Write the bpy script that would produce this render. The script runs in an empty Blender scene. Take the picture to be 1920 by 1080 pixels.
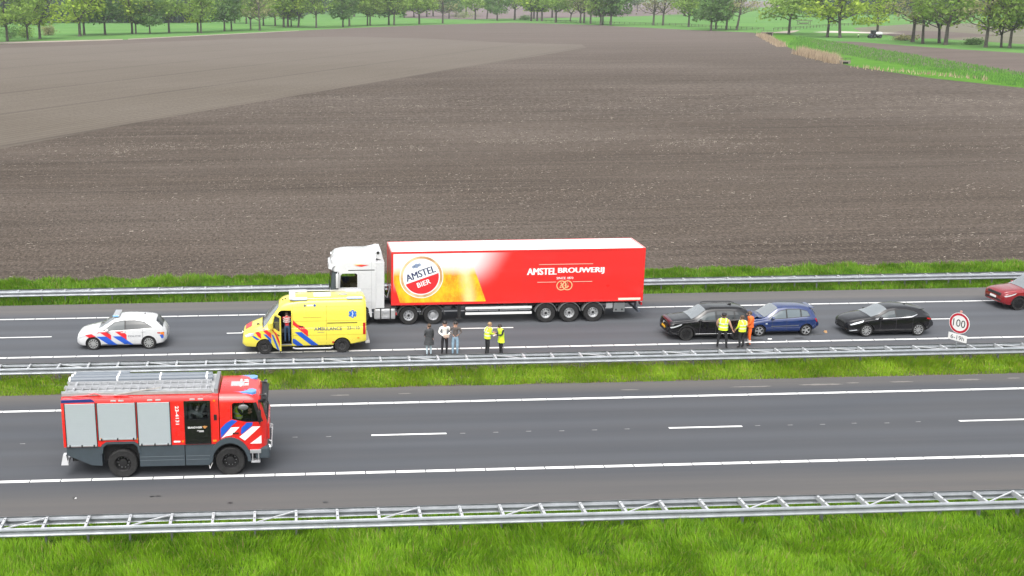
import bpy, bmesh, math, random
import numpy as np
from mathutils import Vector, Matrix
SC = bpy.context.scene
COL = SC.collection
rnd = random.Random(7)
rng = np.random.default_rng(11)

# ------------------------------------------------------------------ camera
CF, CPITCH, CYAW, CROLL, CH, CXP, CYP = 2107.845, 0.253165, 0.047853, -0.0063003, 16.8696, 649.904, 539.917
_cy, _sy, _cp, _sp = math.cos(CYAW), math.sin(CYAW), math.cos(CPITCH), math.sin(CPITCH)
FW = Vector((_sy*_cp, _cy*_cp, -_sp)); RT0 = Vector((_cy, -_sy, 0)); UP0 = RT0.cross(FW)
RT = RT0*math.cos(CROLL)+UP0*math.sin(CROLL); UP = UP0*math.cos(CROLL)-RT0*math.sin(CROLL)
cam_d = bpy.data.cameras.new('camera'); cam = bpy.data.objects.new('camera', cam_d); COL.objects.link(cam)
cam_d.sensor_width = 36; cam_d.lens = CF/1920*36; cam_d.shift_x = (960-CXP)/1920; cam_d.shift_y = -(540-CYP)/1920
cam_d.clip_start = .5; cam_d.clip_end = 12000
cam.matrix_world = Matrix(((RT.x, UP.x, -FW.x, 0), (RT.y, UP.y, -FW.y, 0), (RT.z, UP.z, -FW.z, CH), (0, 0, 0, 1)))
SC.camera = cam
def G(px, py, z=0.0):
    """ground point (height z) seen at pixel px,py of the 1920x1080 photograph"""
    d = FW + RT*((px-CXP)/CF) - UP*((py-CYP)/CF)
    t = (z-CH)/d.z
    return (d.x*t, d.y*t)

# ------------------------------------------------------------------ sky, sun, exposure (overcast day)
SUN_EL, SUN_AZ = math.radians(58), math.radians(200)
W = bpy.data.worlds.new('World'); SC.world = W; W.use_nodes = True
_n = W.node_tree.nodes; _l = W.node_tree.links
sky = _n.new('ShaderNodeTexSky'); sky.sky_type = 'NISHITA'; sky.sun_disc = False
sky.sun_elevation = SUN_EL; sky.sun_rotation = SUN_AZ; sky.air_density = 1.6; sky.dust_density = 6.0; sky.ozone_density = 1.0
hs = _n.new('ShaderNodeHueSaturation'); hs.inputs['Saturation'].default_value = .22
_l.new(sky.outputs[0], hs.inputs['Color']); _l.new(hs.outputs[0], _n['Background'].inputs['Color'])
_n['Background'].inputs['Strength'].default_value = .12
sd = bpy.data.lights.new('sun', 'SUN'); sd.energy = 1.3; sd.angle = math.radians(75); sd.color = (1, .97, .93)
sun = bpy.data.objects.new('sun', sd); COL.objects.link(sun)
_sv = Vector((math.sin(SUN_AZ)*math.cos(SUN_EL), math.cos(SUN_AZ)*math.cos(SUN_EL), math.sin(SUN_EL)))
sun.rotation_euler = _sv.to_track_quat('Z', 'Y').to_euler(); sun.location = (0, 0, 60)
SC.view_settings.view_transform = 'Standard'; SC.view_settings.look = 'None'
SC.view_settings.gamma = 1; SC.view_settings.exposure = 1.12
SC.render.engine = 'CYCLES'
SC.cycles.use_denoising = True
SC.cycles.max_bounces = 6; SC.cycles.transparent_max_bounces = 12; SC.cycles.volume_bounces = 0
SC.cycles.diffuse_bounces = 3; SC.cycles.glossy_bounces = 3

# ------------------------------------------------------------------ materials
def lin(h):
    h = h.lstrip('#'); o = []
    for i in (0, 2, 4):
        c = int(h[i:i+2], 16)/255; o.append(c/12.92 if c <= .04045 else ((c+.055)/1.055)**2.4)
    return tuple(o)
MATS = {}
def mat(name, col, rough=.5, metal=0., ior=1.5, coat=0., var=.0, vscale=3., bump=0., bscale=40., emit=0.):
    if name in MATS: return MATS[name]
    m = bpy.data.materials.new(name); m.use_nodes = True; MATS[name] = m
    nt = m.node_tree; b = nt.nodes['Principled BSDF']
    if isinstance(col, str): col = lin(col)
    b.inputs['Base Color'].default_value = (*col, 1); b.inputs['Roughness'].default_value = rough
    b.inputs['Metallic'].default_value = metal; b.inputs['IOR'].default_value = ior
    b.inputs['Coat Weight'].default_value = coat; b.inputs['Coat Roughness'].default_value = .04
    if emit: b.inputs['Emission Color'].default_value = (*col, 1); b.inputs['Emission Strength'].default_value = emit
    if var or bump:
        tc = nt.nodes.new('ShaderNodeTexCoord')
    if var:
        n = nt.nodes.new('ShaderNodeTexNoise'); n.inputs['Scale'].default_value = vscale; n.inputs['Detail'].default_value = 5
        nt.links.new(tc.outputs['Object'], n.inputs['Vector'])
        r = nt.nodes.new('ShaderNodeMapRange'); r.inputs[1].default_value = .3; r.inputs[2].default_value = .7
        r.inputs[3].default_value = 1-var; r.inputs[4].default_value = 1+var
        nt.links.new(n.outputs[0], r.inputs[0])
        mx = nt.nodes.new('ShaderNodeVectorMath'); mx.operation = 'SCALE'; mx.inputs[0].default_value = col
        nt.links.new(r.outputs[0], mx.inputs['Scale']); nt.links.new(mx.outputs[0], b.inputs['Base Color'])
        r2 = nt.nodes.new('ShaderNodeMapRange'); r2.inputs[1].default_value = .3; r2.inputs[2].default_value = .7
        r2.inputs[3].default_value = min(1, rough*1.25); r2.inputs[4].default_value = rough*.85
        nt.links.new(n.outputs[0], r2.inputs[0]); nt.links.new(r2.outputs[0], b.inputs['Roughness'])
    if bump:
        n2 = nt.nodes.new('ShaderNodeTexNoise'); n2.inputs['Scale'].default_value = bscale; n2.inputs['Detail'].default_value = 4
        nt.links.new(tc.outputs['Object'], n2.inputs['Vector'])
        bp = nt.nodes.new('ShaderNodeBump'); bp.inputs['Strength'].default_value = bump; bp.inputs['Distance'].default_value = .02
        nt.links.new(n2.outputs[0], bp.inputs['Height']); nt.links.new(bp.outputs[0], b.inputs['Normal'])
    return m
class NT:
    """tiny node-graph helper"""
    def __init__(s, name):
        s.m = bpy.data.materials.new(name); s.m.use_nodes = True; s.t = s.m.node_tree; s.b = s.t.nodes['Principled BSDF']
        MATS[name] = s.m
        s.pos = s.t.nodes.new('ShaderNodeNewGeometry').outputs['Position']
    def put(s, sock, v):
        if hasattr(v, 'is_linked'): s.t.links.new(v, sock)
        elif isinstance(v, (tuple, list)) and sock.type == 'RGBA': sock.default_value = (*v[:3], 1)
        else: sock.default_value = v
    def math(s, op, a, b=0., clamp=False):
        n = s.t.nodes.new('ShaderNodeMath'); n.operation = op; n.use_clamp = clamp
        s.put(n.inputs[0], a); s.put(n.inputs[1], b); return n.outputs[0]
    def scale(s, v, xyz):
        n = s.t.nodes.new('ShaderNodeVectorMath'); n.operation = 'MULTIPLY'; s.put(n.inputs[0], v); n.inputs[1].default_value = xyz; return n.outputs[0]
    def rot(s, v, a):
        n = s.t.nodes.new('ShaderNodeVectorRotate'); n.rotation_type = 'Z_AXIS'; s.put(n.inputs['Vector'], v); n.inputs['Angle'].default_value = a; return n.outputs[0]
    def noise(s, v, scale, detail=4., rough=.55):
        n = s.t.nodes.new('ShaderNodeTexNoise'); s.put(n.inputs['Vector'], v); n.inputs['Scale'].default_value = scale
        n.inputs['Detail'].default_value = detail; n.inputs['Roughness'].default_value = rough; return n.outputs[0]
    def ramp(s, f, a, b, lo=0., hi=1.):
        n = s.t.nodes.new('ShaderNodeMapRange'); n.clamp = True; s.put(n.inputs[0], f)
        n.inputs[1].default_value = a; n.inputs[2].default_value = b; n.inputs[3].default_value = lo; n.inputs[4].default_value = hi; return n.outputs[0]
    def smooth(s, f, a, b, lo=0., hi=1.):
        o = s.ramp(f, a, b, lo, hi); o.node.interpolation_type = 'SMOOTHSTEP'; return o
    def mix(s, f, a, b):
        n = s.t.nodes.new('ShaderNodeMix'); n.data_type = 'RGBA'; s.put(n.inputs[0], f); s.put(n.inputs[6], a); s.put(n.inputs[7], b); return n.outputs[2]
    def xyz(s, v):
        n = s.t.nodes.new('ShaderNodeSeparateXYZ'); s.put(n.inputs[0], v); return n.outputs
    def out(s, col, rough=.9, height=None, bstr=.5, bdist=.05):
        s.put(s.b.inputs['Base Color'], col); s.put(s.b.inputs['Roughness'], rough)
        if isinstance(rough, float) and rough >= .8: s.b.inputs['Specular IOR Level'].default_value = .08
        if height is not None:
            n = s.t.nodes.new('ShaderNodeBump'); n.inputs['Strength'].default_value = bstr; n.inputs['Distance'].default_value = bdist
            s.put(n.inputs['Height'], height); s.t.links.new(n.outputs[0], s.b.inputs['Normal'])
        return s.m

# ------------------------------------------------------------------ mesh helpers
_txt = {}
def text_geo(t, bold=.0, shear=.0):
    k = (t, bold, shear)
    if k in _txt: return _txt[k]
    c = bpy.data.curves.new('t', 'FONT'); c.body = t; c.size = 1; c.offset = bold; c.shear = shear; c.resolution_u = 3
    o = bpy.data.objects.new('t', c); COL.objects.link(o)
    dg = bpy.context.evaluated_depsgraph_get(); me = o.evaluated_get(dg).to_mesh()
    v = [(p.co.x, p.co.y) for p in me.vertices]; f = [tuple(p.vertices) for p in me.polygons]
    bpy.data.objects.remove(o); bpy.data.curves.remove(c)
    x0 = min(p[0] for p in v); x1 = max(p[0] for p in v); y0 = min(p[1] for p in v); y1 = max(p[1] for p in v)
    v = [((a-x0)/(x1-x0), (b-y0)/(y1-y0)) for a, b in v]
    _txt[k] = (v, f); return _txt[k]
class MB:
    def __init__(s): s.v = []; s.f = []; s.m = []; s.s = []
    def add(s, vs, fs, mi=0, smooth=False):
        k = len(s.v); s.v += [tuple(p) for p in vs]
        for f in fs: s.f.append(tuple(i+k for i in f)); s.m.append(mi); s.s.append(smooth)
        return s
    def box(s, x0, x1, y0, y1, z0, z1, mi=0, r=0.):
        if x0 > x1: x0, x1 = x1, x0
        if y0 > y1: y0, y1 = y1, y0
        if z0 > z1: z0, z1 = z1, z0
        if r <= 0:
            v = [(x, y, z) for x in (x0, x1) for y in (y0, y1) for z in (z0, z1)]
            return s.add(v, [(0, 1, 3, 2), (4, 6, 7, 5), (0, 4, 5, 1), (2, 3, 7, 6), (0, 2, 6, 4), (1, 5, 7, 3)], mi)
        r = min(r, (x1-x0)*.45, (y1-y0)*.45, (z1-z0)*.45)
        bm = bmesh.new(); bmesh.ops.create_cube(bm, size=1)
        for v in bm.verts: v.co = Vector(((x0+x1)/2+v.co.x*(x1-x0), (y0+y1)/2+v.co.y*(y1-y0), (z0+z1)/2+v.co.z*(z1-z0)))
        bmesh.ops.bevel(bm, geom=list(bm.edges), offset=r, segments=2, affect='EDGES', profile=.6)
        s.bm(bm, mi); return s
    def bm(s, bm, mi=0, smooth=False):
        bm.verts.index_update(); s.add([v.co for v in bm.verts], [[v.index for v in f.verts] for f in bm.faces], mi, smooth); bm.free()
    def obox(s, c, ax, ay, az, mi=0):
        """oriented box: centre and three half-axis vectors"""
        c, ax, ay, az = map(Vector, (c, ax, ay, az))
        v = [c+ax*i+ay*j+az*k for i in (-1, 1) for j in (-1, 1) for k in (-1, 1)]
        return s.add(v, [(0, 1, 3, 2), (4, 6, 7, 5), (0, 4, 5, 1), (2, 3, 7, 6), (0, 2, 6, 4), (1, 5, 7, 3)], mi)
    def bar(s, p, q, w, h, mi=0, up=(0, 0, 1)):
        p, q = Vector(p), Vector(q); d = q-p; u = Vector(up); a = d.cross(u)
        if a.length < 1e-6: a = d.cross(Vector((0, 1, 0)))
        a.normalize(); b = a.cross(d).normalized()
        return s.obox((p+q)/2, d/2, a*w/2, b*h/2, mi)
    def prism(s, poly, axis, c0, c1, mi=0, smooth=False, cap=True):
        n = len(poly)
        def P(a, b, c): return {'x': (c, a, b), 'y': (a, c, b), 'z': (a, b, c)}[axis]
        v = [P(a, b, c0) for a, b in poly]+[P(a, b, c1) for a, b in poly]
        s.add(v, [(i, (i+1) % n, n+(i+1) % n, n+i) for i in range(n)], mi, smooth)
        if cap: s.add(v, [tuple(range(n-1, -1, -1)), tuple(range(n, 2*n))], mi)
        return s
    def cyl(s, p, q, r0, r1=None, n=14, mi=0, cap=True, smooth=True):
        r1 = r0 if r1 is None else r1
        p, q = Vector(p), Vector(q); d = (q-p).normalized(); a = d.orthogonal().normalized(); b = d.cross(a)
        v = [p+(a*math.cos(t)+b*math.sin(t))*r0 for t in [2*math.pi*i/n for i in range(n)]]
        v += [q+(a*math.cos(t)+b*math.sin(t))*r1 for t in [2*math.pi*i/n for i in range(n)]]
        s.add(v, [(i, (i+1) % n, n+(i+1) % n, n+i) for i in range(n)], mi, smooth)
        if cap: s.add(v, [tuple(range(n-1, -1, -1)), tuple(range(n, 2*n))], mi)
        return s
    def tube(s, pts, r, n=8, mi=0):
        for i in range(len(pts)-1):
            ra = r[i] if isinstance(r, (list, tuple)) else r; rb = r[i+1] if isinstance(r, (list, tuple)) else r
            s.cyl(pts[i], pts[i+1], ra, rb, n, mi)
        return s
    def lathe(s, prof, c, axis, n=24, mi=0, smooth=True):
        """prof: (radius, along-axis)"""
        c = Vector(c); d = Vector(axis).normalized(); a = d.orthogonal().normalized(); b = d.cross(a); v = []
        for r, h in prof:
            v += [c+d*h+(a*math.cos(2*math.pi*i/n)+b*math.sin(2*math.pi*i/n))*r for i in range(n)]
        f = []
        for j in range(len(prof)-1):
            f += [(j*n+i, j*n+(i+1) % n, (j+1)*n+(i+1) % n, (j+1)*n+i) for i in range(n)]
        return s.add(v, f, mi, smooth)
    def grid(s, rows, mi=0, smooth=True, wrap=False):
        m = len(rows[0]); v = [p for r in rows for p in r]; f = []
        for j in range(len(rows)-1):
            for i in range(m if wrap else m-1):
                f.append((j*m+i, j*m+(i+1) % m, (j+1)*m+(i+1) % m, (j+1)*m+i))
        return s.add(v, f, mi, smooth)
    def ell(s, c, rx, ry, rz, mi=0, n=14, m=8, rot=None):
        rows = []
        for j in range(m+1):
            t = math.pi*j/m; row = []
            for i in range(n):
                p = Vector((rx*math.sin(t)*math.cos(2*math.pi*i/n), ry*math.sin(t)*math.sin(2*math.pi*i/n), rz*math.cos(t)))
                if rot: p = rot @ p
                row.append(Vector(c)+p)
            rows.append(row)
        return s.grid(rows, mi, True, True)
    def text(s, t, o, right, up, w, h, mi=0, bold=0., proj=None, shear=0.):
        v, f = text_geo(t, bold, shear); o, right, up = Vector(o), Vector(right), Vector(up)
        P = [o+right*(a*w)+up*(b*h) for a, b in v]
        if proj: P = [proj(p) for p in P]
        return s.add(P, f, mi)
    def flat(s, pts, mi=0): return s.add(pts, [tuple(range(len(pts)))], mi)
    def obj(s, name, mats, parent=None, loc=(0, 0, 0), rz=0., recalc=True, autosmooth=40):
        me = bpy.data.meshes.new(name); me.from_pydata([tuple(p) for p in s.v], [], s.f)
        if not isinstance(mats, (list, tuple)): mats = [mats]
        for m in mats: me.materials.append(m)
        me.polygons.foreach_set('material_index', s.m); me.polygons.foreach_set('use_smooth', s.s)
        if recalc:
            bm = bmesh.new(); bm.from_mesh(me); bmesh.ops.recalc_face_normals(bm, faces=bm.faces); bm.to_mesh(me); bm.free()
        if autosmooth and any(s.s): me.set_sharp_from_angle(angle=math.radians(autosmooth))
        me.update()
        return link(name, me, parent, loc, rz)
def link(name, me, parent=None, loc=(0, 0, 0), rz=0.):
    o = bpy.data.objects.new(name, me); COL.objects.link(o); o.location = loc; o.rotation_euler = (0, 0, rz)
    if parent: o.parent = parent
    return o
def thing(name, label, cat, loc=(0, 0, 0), rz=0., group=None):
    o = bpy.data.objects.new(name, None); COL.objects.link(o); o.location = loc; o.rotation_euler = (0, 0, rz); o.empty_display_size = .2
    return tag(o, label, cat, group)
def tag(o, label, cat, group=None):
    o['label'] = label; o['category'] = cat
    if group: o['group'] = group
    return o
def structure(o): o['kind'] = 'structure'; return o
def stuff(o, label=None, cat=None):
    o['kind'] = 'stuff'
    if label: o['label'] = label; o['category'] = cat
    return o
def boolean_cut(o, cutters):
    """subtract the cutter objects from o and keep the result as plain mesh"""
    for c in cutters:
        c.parent = o.parent
        md = o.modifiers.new('cut', 'BOOLEAN'); md.operation = 'DIFFERENCE'; md.solver = 'EXACT'; md.object = c
        try: md.material_mode = 'TRANSFER'
        except Exception: pass
    bpy.context.view_layer.update()
    dg = bpy.context.evaluated_depsgraph_get(); me = bpy.data.meshes.new_from_object(o.evaluated_get(dg), depsgraph=dg)
    o.modifiers.clear(); old = o.data; o.data = me; me.name = old.name; bpy.data.meshes.remove(old)
    me.set_sharp_from_angle(angle=math.radians(38))
    for c in cutters:
        d = c.data; bpy.data.objects.remove(c); bpy.data.meshes.remove(d)
def soup(name, verts, faces, m, attr=None, parent=None):
    """fast big mesh from numpy: verts (N,3), faces (M,k)"""
    me = bpy.data.meshes.new(name); n, k = faces.shape
    me.vertices.add(len(verts)); me.vertices.foreach_set('co', verts.astype(np.float32).ravel())
    me.loops.add(n*k); me.loops.foreach_set('vertex_index', faces.astype(np.int32).ravel())
    me.polygons.add(n); me.polygons.foreach_set('loop_start', np.arange(0, n*k, k, dtype=np.int32))
    if attr is not None:
        a = me.attributes.new('tint', 'FLOAT', 'POINT'); a.data.foreach_set('value', attr.astype(np.float32))
    me.update(calc_edges=True); me.materials.append(m)
    return link(name, me, parent)
# ------------------------------------------------------------------ ground sheets
def sheet(name, pts, z, m, kind='structure', sub=None):
    b = MB(); b.flat([(x, y, z) for x, y in pts]); o = b.obj(name, m, recalc=False)
    if o.data.polygons[0].normal.z < 0: o.data.flip_normals()
    o['kind'] = kind; return o
# meadow (base ground out to the horizon)
t = NT('meadow')
n1 = t.noise(t.scale(t.pos, (.01, .03, 0)), 1., 4); n2 = t.noise(t.scale(t.pos, (.15, .5, 0)), 1., 5); n3 = t.noise(t.pos, 6., 3)
c = t.mix(t.ramp(n1, .35, .65), (.062, .165, .040), (.110, .225, .055)); c = t.mix(t.ramp(n2, .3, .75), c, (.075, .185, .045))
c = t.mix(t.ramp(n3, .45, .8, 0, .4), c, (.14, .19, .06))
meadow_m = t.out(c, .95, n3, .4, .1)
sheet('ground', [(-4500, -300), (4500, -300), (4500, 9000), (-4500, 9000)], -.16, meadow_m)
# ploughed field
ax, ay = G(0, 278); bx_, by_ = G(1100, 88)
_ang = math.atan2(by_-ay, bx_-ax)
def field_mat(name, light):
    t = NT(name)
    wob = t.noise(t.scale(t.pos, (.02, .02, 0)), 1., 3)
    P = t.pos
    st = t.rot(P, -.02) if not light else t.rot(P, -_ang)
    s1 = t.noise(t.scale(st, (.045, 1.3, 0)), 1., 5, .6)        # furrow streaks
    s2 = t.noise(t.scale(st, (.012, .35, 0)), 1., 4, .55)
    gr = t.noise(t.scale(P, (1.6, 2.6, 0)), 1.7, 7, .68)          # clods
    fine = t.noise(P, 9., 6, .7)
    big = t.noise(t.scale(P, (.012, .02, 0)), 1., 4)
    s3 = t.noise(t.scale(st, (.010, .16, 0)), 1., 3, .5)          # broad tractor passes
    s4 = t.noise(t.scale(st, (.016, .62, 0)), 1., 2, .5)
    s5 = t.noise(t.scale(st, (.03, 2.4, 0)), 1., 2, .5)
    sx, sy, sz = t.xyz(st); x, y, z = t.xyz(P)
    g1 = t.noise(t.scale(P, (5., 1.9, 0)), 1., 4, .75); g2 = t.noise(t.scale(P, (2.2, .55, 0)), 1., 4, .75); grit = t.mix(t.ramp(y, 85., 190.), g1, g2)
    if light:
        c = t.mix(t.ramp(s1, .3, .7), (.098, .083, .066), (.128, .111, .091))
        c = t.mix(t.ramp(s2, .40, .60, 0, .6), c, (.090, .076, .061))
        rows = t.ramp(t.math('SINE', t.math('MULTIPLY', sy, 2*math.pi/1.5)), -.2, .9, 0, .55); c = t.mix(rows, c, (.066, .055, .044))
        tram = t.math('ABSOLUTE', t.math('SUBTRACT', t.math('FRACT', t.math('DIVIDE', sy, 27.)), .5)); c = t.mix(t.ramp(tram, .012, .03, .7, 0), c, (.038, .032, .026))
        c = t.mix(t.ramp(fine, .35, .75, 0, .4), c, (.140, .123, .104))
        c = t.mix(t.ramp(big, .4, .65, 0, .5), c, (.130, .113, .096))
        c = t.mix(t.ramp(grit, .33, .50, .4, 0), c, (.062, .052, .042)); c = t.mix(t.ramp(grit, .54, .70, 0, .3), c, (.165, .145, .122))
        c = t.mix(t.ramp(y, 200., 460., 0., .55), c, (.140, .123, .109))
    else:
        c = t.mix(t.ramp(s1, .36, .62), (.056, .046, .0385), (.122, .101, .085))
        c = t.mix(t.ramp(s5, .44, .60, .55, 0), c, (.050, .040, .032))
        c = t.mix(t.ramp(s2, .42, .60, 0, .55), c, (.068, .054, .043))
        c = t.mix(t.ramp(s4, .53, .66, 0, .6), c, (.034, .027, .021))   # dark open furrows
        c = t.mix(t.ramp(s3, .42, .62, 0, .4), c, (.112, .091, .074))
        c = t.mix(t.ramp(gr, .36, .62, .6, 0), c, (.026, .021, .017))
        c = t.mix(t.ramp(fine, .45, .75, 0, .35), c, (.152, .126, .106))
        band = t.noise(t.scale(P, (.022, .11, 0)), 1., 5, .6)
        fl = t.noise(t.scale(P, (1.5, 3.2, 0)), 1.4, 6, .75); fl2 = t.noise(t.scale(P, (.6, 1.1, 0)), 1.3, 6, .75)
        fl = t.mix(t.ramp(y, 90., 190.), fl, fl2)
        k = t.math('MULTIPLY', t.ramp(fl, .56, .70), t.ramp(band, .40, .64, .04, .7))
        k = t.math('MULTIPLY', k, t.ramp(y, 280., 420., 1., 0.))
        c = t.mix(k, c, (.21, .178, .152))
        d = t.math('SUBTRACT', y, t.math('ADD', 190., t.math('MULTIPLY', x, -.05)))
        sw = t.math('MULTIPLY', t.ramp(t.math('ABSOLUTE', d), 10., 40., 1., 0.), t.ramp(x, -5., 45.))
        k2 = t.math('MULTIPLY', sw, t.math('MULTIPLY', t.ramp(fl, .50, .66), t.ramp(band, .36, .6, .15, .6)))
        c = t.mix(k2, c, (.24, .205, .18))
        c = t.mix(t.math('MULTIPLY', t.ramp(big, .45, .65), t.ramp(fl, .40, .60, .15, .6)), c, (.150, .128, .112))
        c = t.mix(t.ramp(grit, .33, .50, .75, 0), c, (.024, .0195, .016)); c = t.mix(t.ramp(grit, .54, .70, 0, .65), c, (.185, .156, .133))
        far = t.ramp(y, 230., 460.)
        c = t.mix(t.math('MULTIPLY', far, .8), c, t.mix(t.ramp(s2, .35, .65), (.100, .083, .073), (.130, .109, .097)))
    return t.out(c, .95, t.math('ADD', t.math('MULTIPLY', gr, .8), s1), .9, .10)
field_dark = field_mat('ploughed_soil', False); field_light = field_mat('harrowed_soil', True)
def GP(l): return [G(px, py) for px, py in l]
top_edge = GP([(-150, 90), (0, 82), (220, 74.5), (640, 53), (800, 46.5), (960, 42), (1100, 46), (1300, 56), (1420, 61)])
right_edge = GP([(1452, 75), (1480, 89), (1520, 105), (1600, 124), (1750, 146), (1920, 164), (2060, 176)])
near_r, near_l = (120, 68.0), (-80, 68.0)
fieldpts = top_edge+right_edge+[(right_edge[-1][0]+60, right_edge[-1][1]-20), (right_edge[-1][0]+60, 69.2), near_r, near_l]
sheet('field', [near_l]+top_edge+right_edge+[(190, 120), (190, 68.0)], -.10, field_dark)
lp = GP([(0, 278), (240, 232), (500, 187), (700, 155), (900, 121), (1010, 104), (1100, 88), (1090, 83), (960, 80), (800, 72), (640, 68), (420, 73), (220, 82), (0, 90), (-150, 98)])
lp += [(-190, 300), (-70, 67+66)]
lp = [p for p in lp]
sheet('harrowed_field', lp, -.09, field_light)
# second field right of the ditch and far fields
t = NT('far_field_soil')
n1 = t.noise(t.scale(t.pos, (.03, .08, 0)), 1., 5); n2 = t.noise(t.pos, 1.2, 6, .7)
c = t.mix(t.ramp(n1, .3, .7), (.098, .080, .070), (.128, .106, .095)); c = t.mix(t.ramp(n2, .4, .7, 0, .4), c, (.07, .055, .047))
far_soil = t.out(c, .95, n2, .6, .1)
sheet('field', GP([(1512, 73), (1560, 77), (1600, 77.5), (1700, 85), (1800, 92), (1920, 99), (2080, 108), (2080, 158), (1920, 140), (1760, 126), (1640, 112), (1580, 101), (1540, 88)]), -.09, far_soil)
t = NT('far_pale_soil'); n1 = t.noise(t.scale(t.pos, (.01, .03, 0)), 1., 4)
pale_soil = t.out(t.mix(t.ramp(n1, .3, .7), (.125, .10, .098), (.16, .13, .125)), .95)
sheet('field', GP([(760, 33), (860, 36), (1000, 34), (1200, 30), (1290, 26), (1290, 5), (1000, 3), (760, 5)]), -.12, pale_soil)
t = NT('stubble'); n1 = t.noise(t.scale(t.pos, (.02, .06, 0)), 1., 5)
stub = t.out(t.mix(t.ramp(n1, .35, .65), (.115, .12, .075), (.15, .135, .11)), .95)
sheet('field', GP([(1600, 52), (1700, 45), (1920, 42), (2080, 45), (2080, 92), (1920, 82), (1700, 68), (1620, 62)]), -.13, stub)
sheet('field', GP([(1660, 64), (1690, 57), (1760, 58), (1880, 66), (1760, 72), (1690, 71)]), -.12, far_soil)
sheet('field', GP([(1330, 12), (1400, 14), (1520, 12), (1560, 11), (1560, 2), (1330, 2)]), -.12, pale_soil)
sand = mat('sandy_track', (.27, .225, .19), .95, var=.2, vscale=.2)
sheet('path', GP([(-150, 89), (0, 81.5), (120, 77.8), (230, 74.3), (230, 72.8), (120, 75.6), (0, 78.6), (-150, 86)]), -.085, sand)
sheet('path', GP([(240, 73.6), (420, 64.6), (560, 57.5), (560, 56.8), (420, 63.6), (240, 72.5)]), -.085, sand)
sheet('path', GP([(1524, 60), (1570, 61.2), (1640, 62.2), (1700, 62), (1640, 60.2), (1560, 57.6)]), -.085, mat('pale_track', (.42, .38, .34), .95, var=.15, vscale=.3))
sheet('path', GP([(1432, 62), (1470, 58), (1500, 56), (1490, 60), (1455, 66), (1440, 66.5)]), -.085, sand)
grs = NT('ditch_bank'); n1 = grs.noise(grs.scale(grs.pos, (.2, .2, 0)), 1., 5)
bank = grs.out(grs.mix(grs.ramp(n1, .3, .7), (.045, .14, .014), (.085, .19, .02)), .95)
ditch_lo = GP([(1412, 60.5), (1452, 75), (1480, 89), (1520, 105), (1600, 124), (1750, 146), (1920, 164), (2060, 176)])
ditch_hi = GP([(1476, 62), (1512, 75), (1540, 88), (1580, 101), (1640, 112), (1760, 126), (1920, 140), (2080, 155)])
sheet('ditch_bank', ditch_lo+ditch_hi[::-1], -.08, bank)

# ------------------------------------------------------------------ motorway
Y1, Y2, Y3, Y4, Y5, Y6 = 38.10, 41.70, 45.32, 52.77, 56.19, 59.61
XA, XB = -75., 130.
def asphalt(name, dirt, base=.052, lanes=()):
    t = NT(name); x, y, z = t.xyz(t.pos)
    st = t.noise(t.scale(t.pos, (.05, 1.6, 0)), 1., 4, .5); pa = t.noise(t.scale(t.pos, (.12, .3, 0)), 1., 4); fi = t.noise(t.pos, 38., 4, .7)
    b = base
    c = t.mix(t.ramp(st, .3, .7), (b*.80, b*.88, b*1.02), (b*.99, b*1.06, b*1.20))
    c = t.mix(t.ramp(pa, .3, .7, 0, .45), c, (b*1.12, b*1.13, b*1.18))
    c = t.mix(t.ramp(fi, .3, .75, .42, 0), c, (b*.5, b*.5, b*.52))
    c = t.mix(t.ramp(fi, .6, .8, 0, .35), c, (b*1.9, b*1.85, b*1.8))
    for yy in lanes:                                             # polished, slightly paler wheel tracks
        d = t.math('ABSOLUTE', t.math('SUBTRACT', y, yy)); c = t.mix(t.ramp(d, .1, .55, .26, 0), c, (b*1.16, b*1.26, b*1.42))
    for y0, y1, col, amt in dirt:                                 # worn / sandy shoulder
        d = t.ramp(y, y0, y1); c = t.mix(t.math('MULTIPLY', d, t.ramp(st, .25, .6, amt*.6, amt)), c, col)
    return t.out(c, .82, fi, .25, .01)
brown = (.106, .100, .096)
lane_tracks = lambda a, b: [a+.85, a+2.6, b+.85, b+2.6]
a_near = asphalt('asphalt_near', [(Y1-.4, Y1-1.9, brown, .8), (Y3+.5, Y3+1.6, (.108, .101, .095), .85)], .080, lane_tracks(Y1, Y2))
a_far = asphalt('asphalt_far', [(Y4-.4, Y4-1.3, brown, .8), (Y6+.4, Y6+1.4, (.124, .117, .113), .85)], .092, lane_tracks(Y4, Y5))
road_near = sheet('road', [(XA, 34.95), (XB, 34.95), (XB, 47.30), (XA, 47.30)], .0, a_near)
road_far = sheet('road', [(XA, 50.75), (XB, 50.75), (XB, 62.50), (XA, 62.50)], .0, a_far)
paint = mat('road_paint', (.66, .66, .655), .55, var=.07, vscale=1.2)
old_paint = mat('worn_road_paint', (.22, .22, .22), .7, var=.3, vscale=9)
def segs(parent, y, w, x0, period, length, n, name='edge_line_segment', m=paint):
    b = MB(); b.box(0, length, -w/2, w/2, .004, .008); o = None
    for k in range(n):
        if o is None: o = b.obj(name, m, parent, (x0+k*period, y, 0))
        else: link(name, o.data, parent, (x0+k*period, y, 0))
segs(road_near, Y1, .20, -24-.02, 1.105, 1.065, 62)
segs(road_near, Y3, .20, -26+.35, 1.105, 1.075, 70)
segs(road_far, Y4, .19, -30+.55, 1.105, 1.06, 82)
segs(road_far, Y6, .16, -32+.2, 1.105, 1.07, 82)
segs(road_near, Y2, .135, 2.944-36, 12., 3., 8, 'lane_dash')
segs(road_far, Y5, .125, 8.444-48, 12., 3., 10, 'lane_dash')
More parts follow.
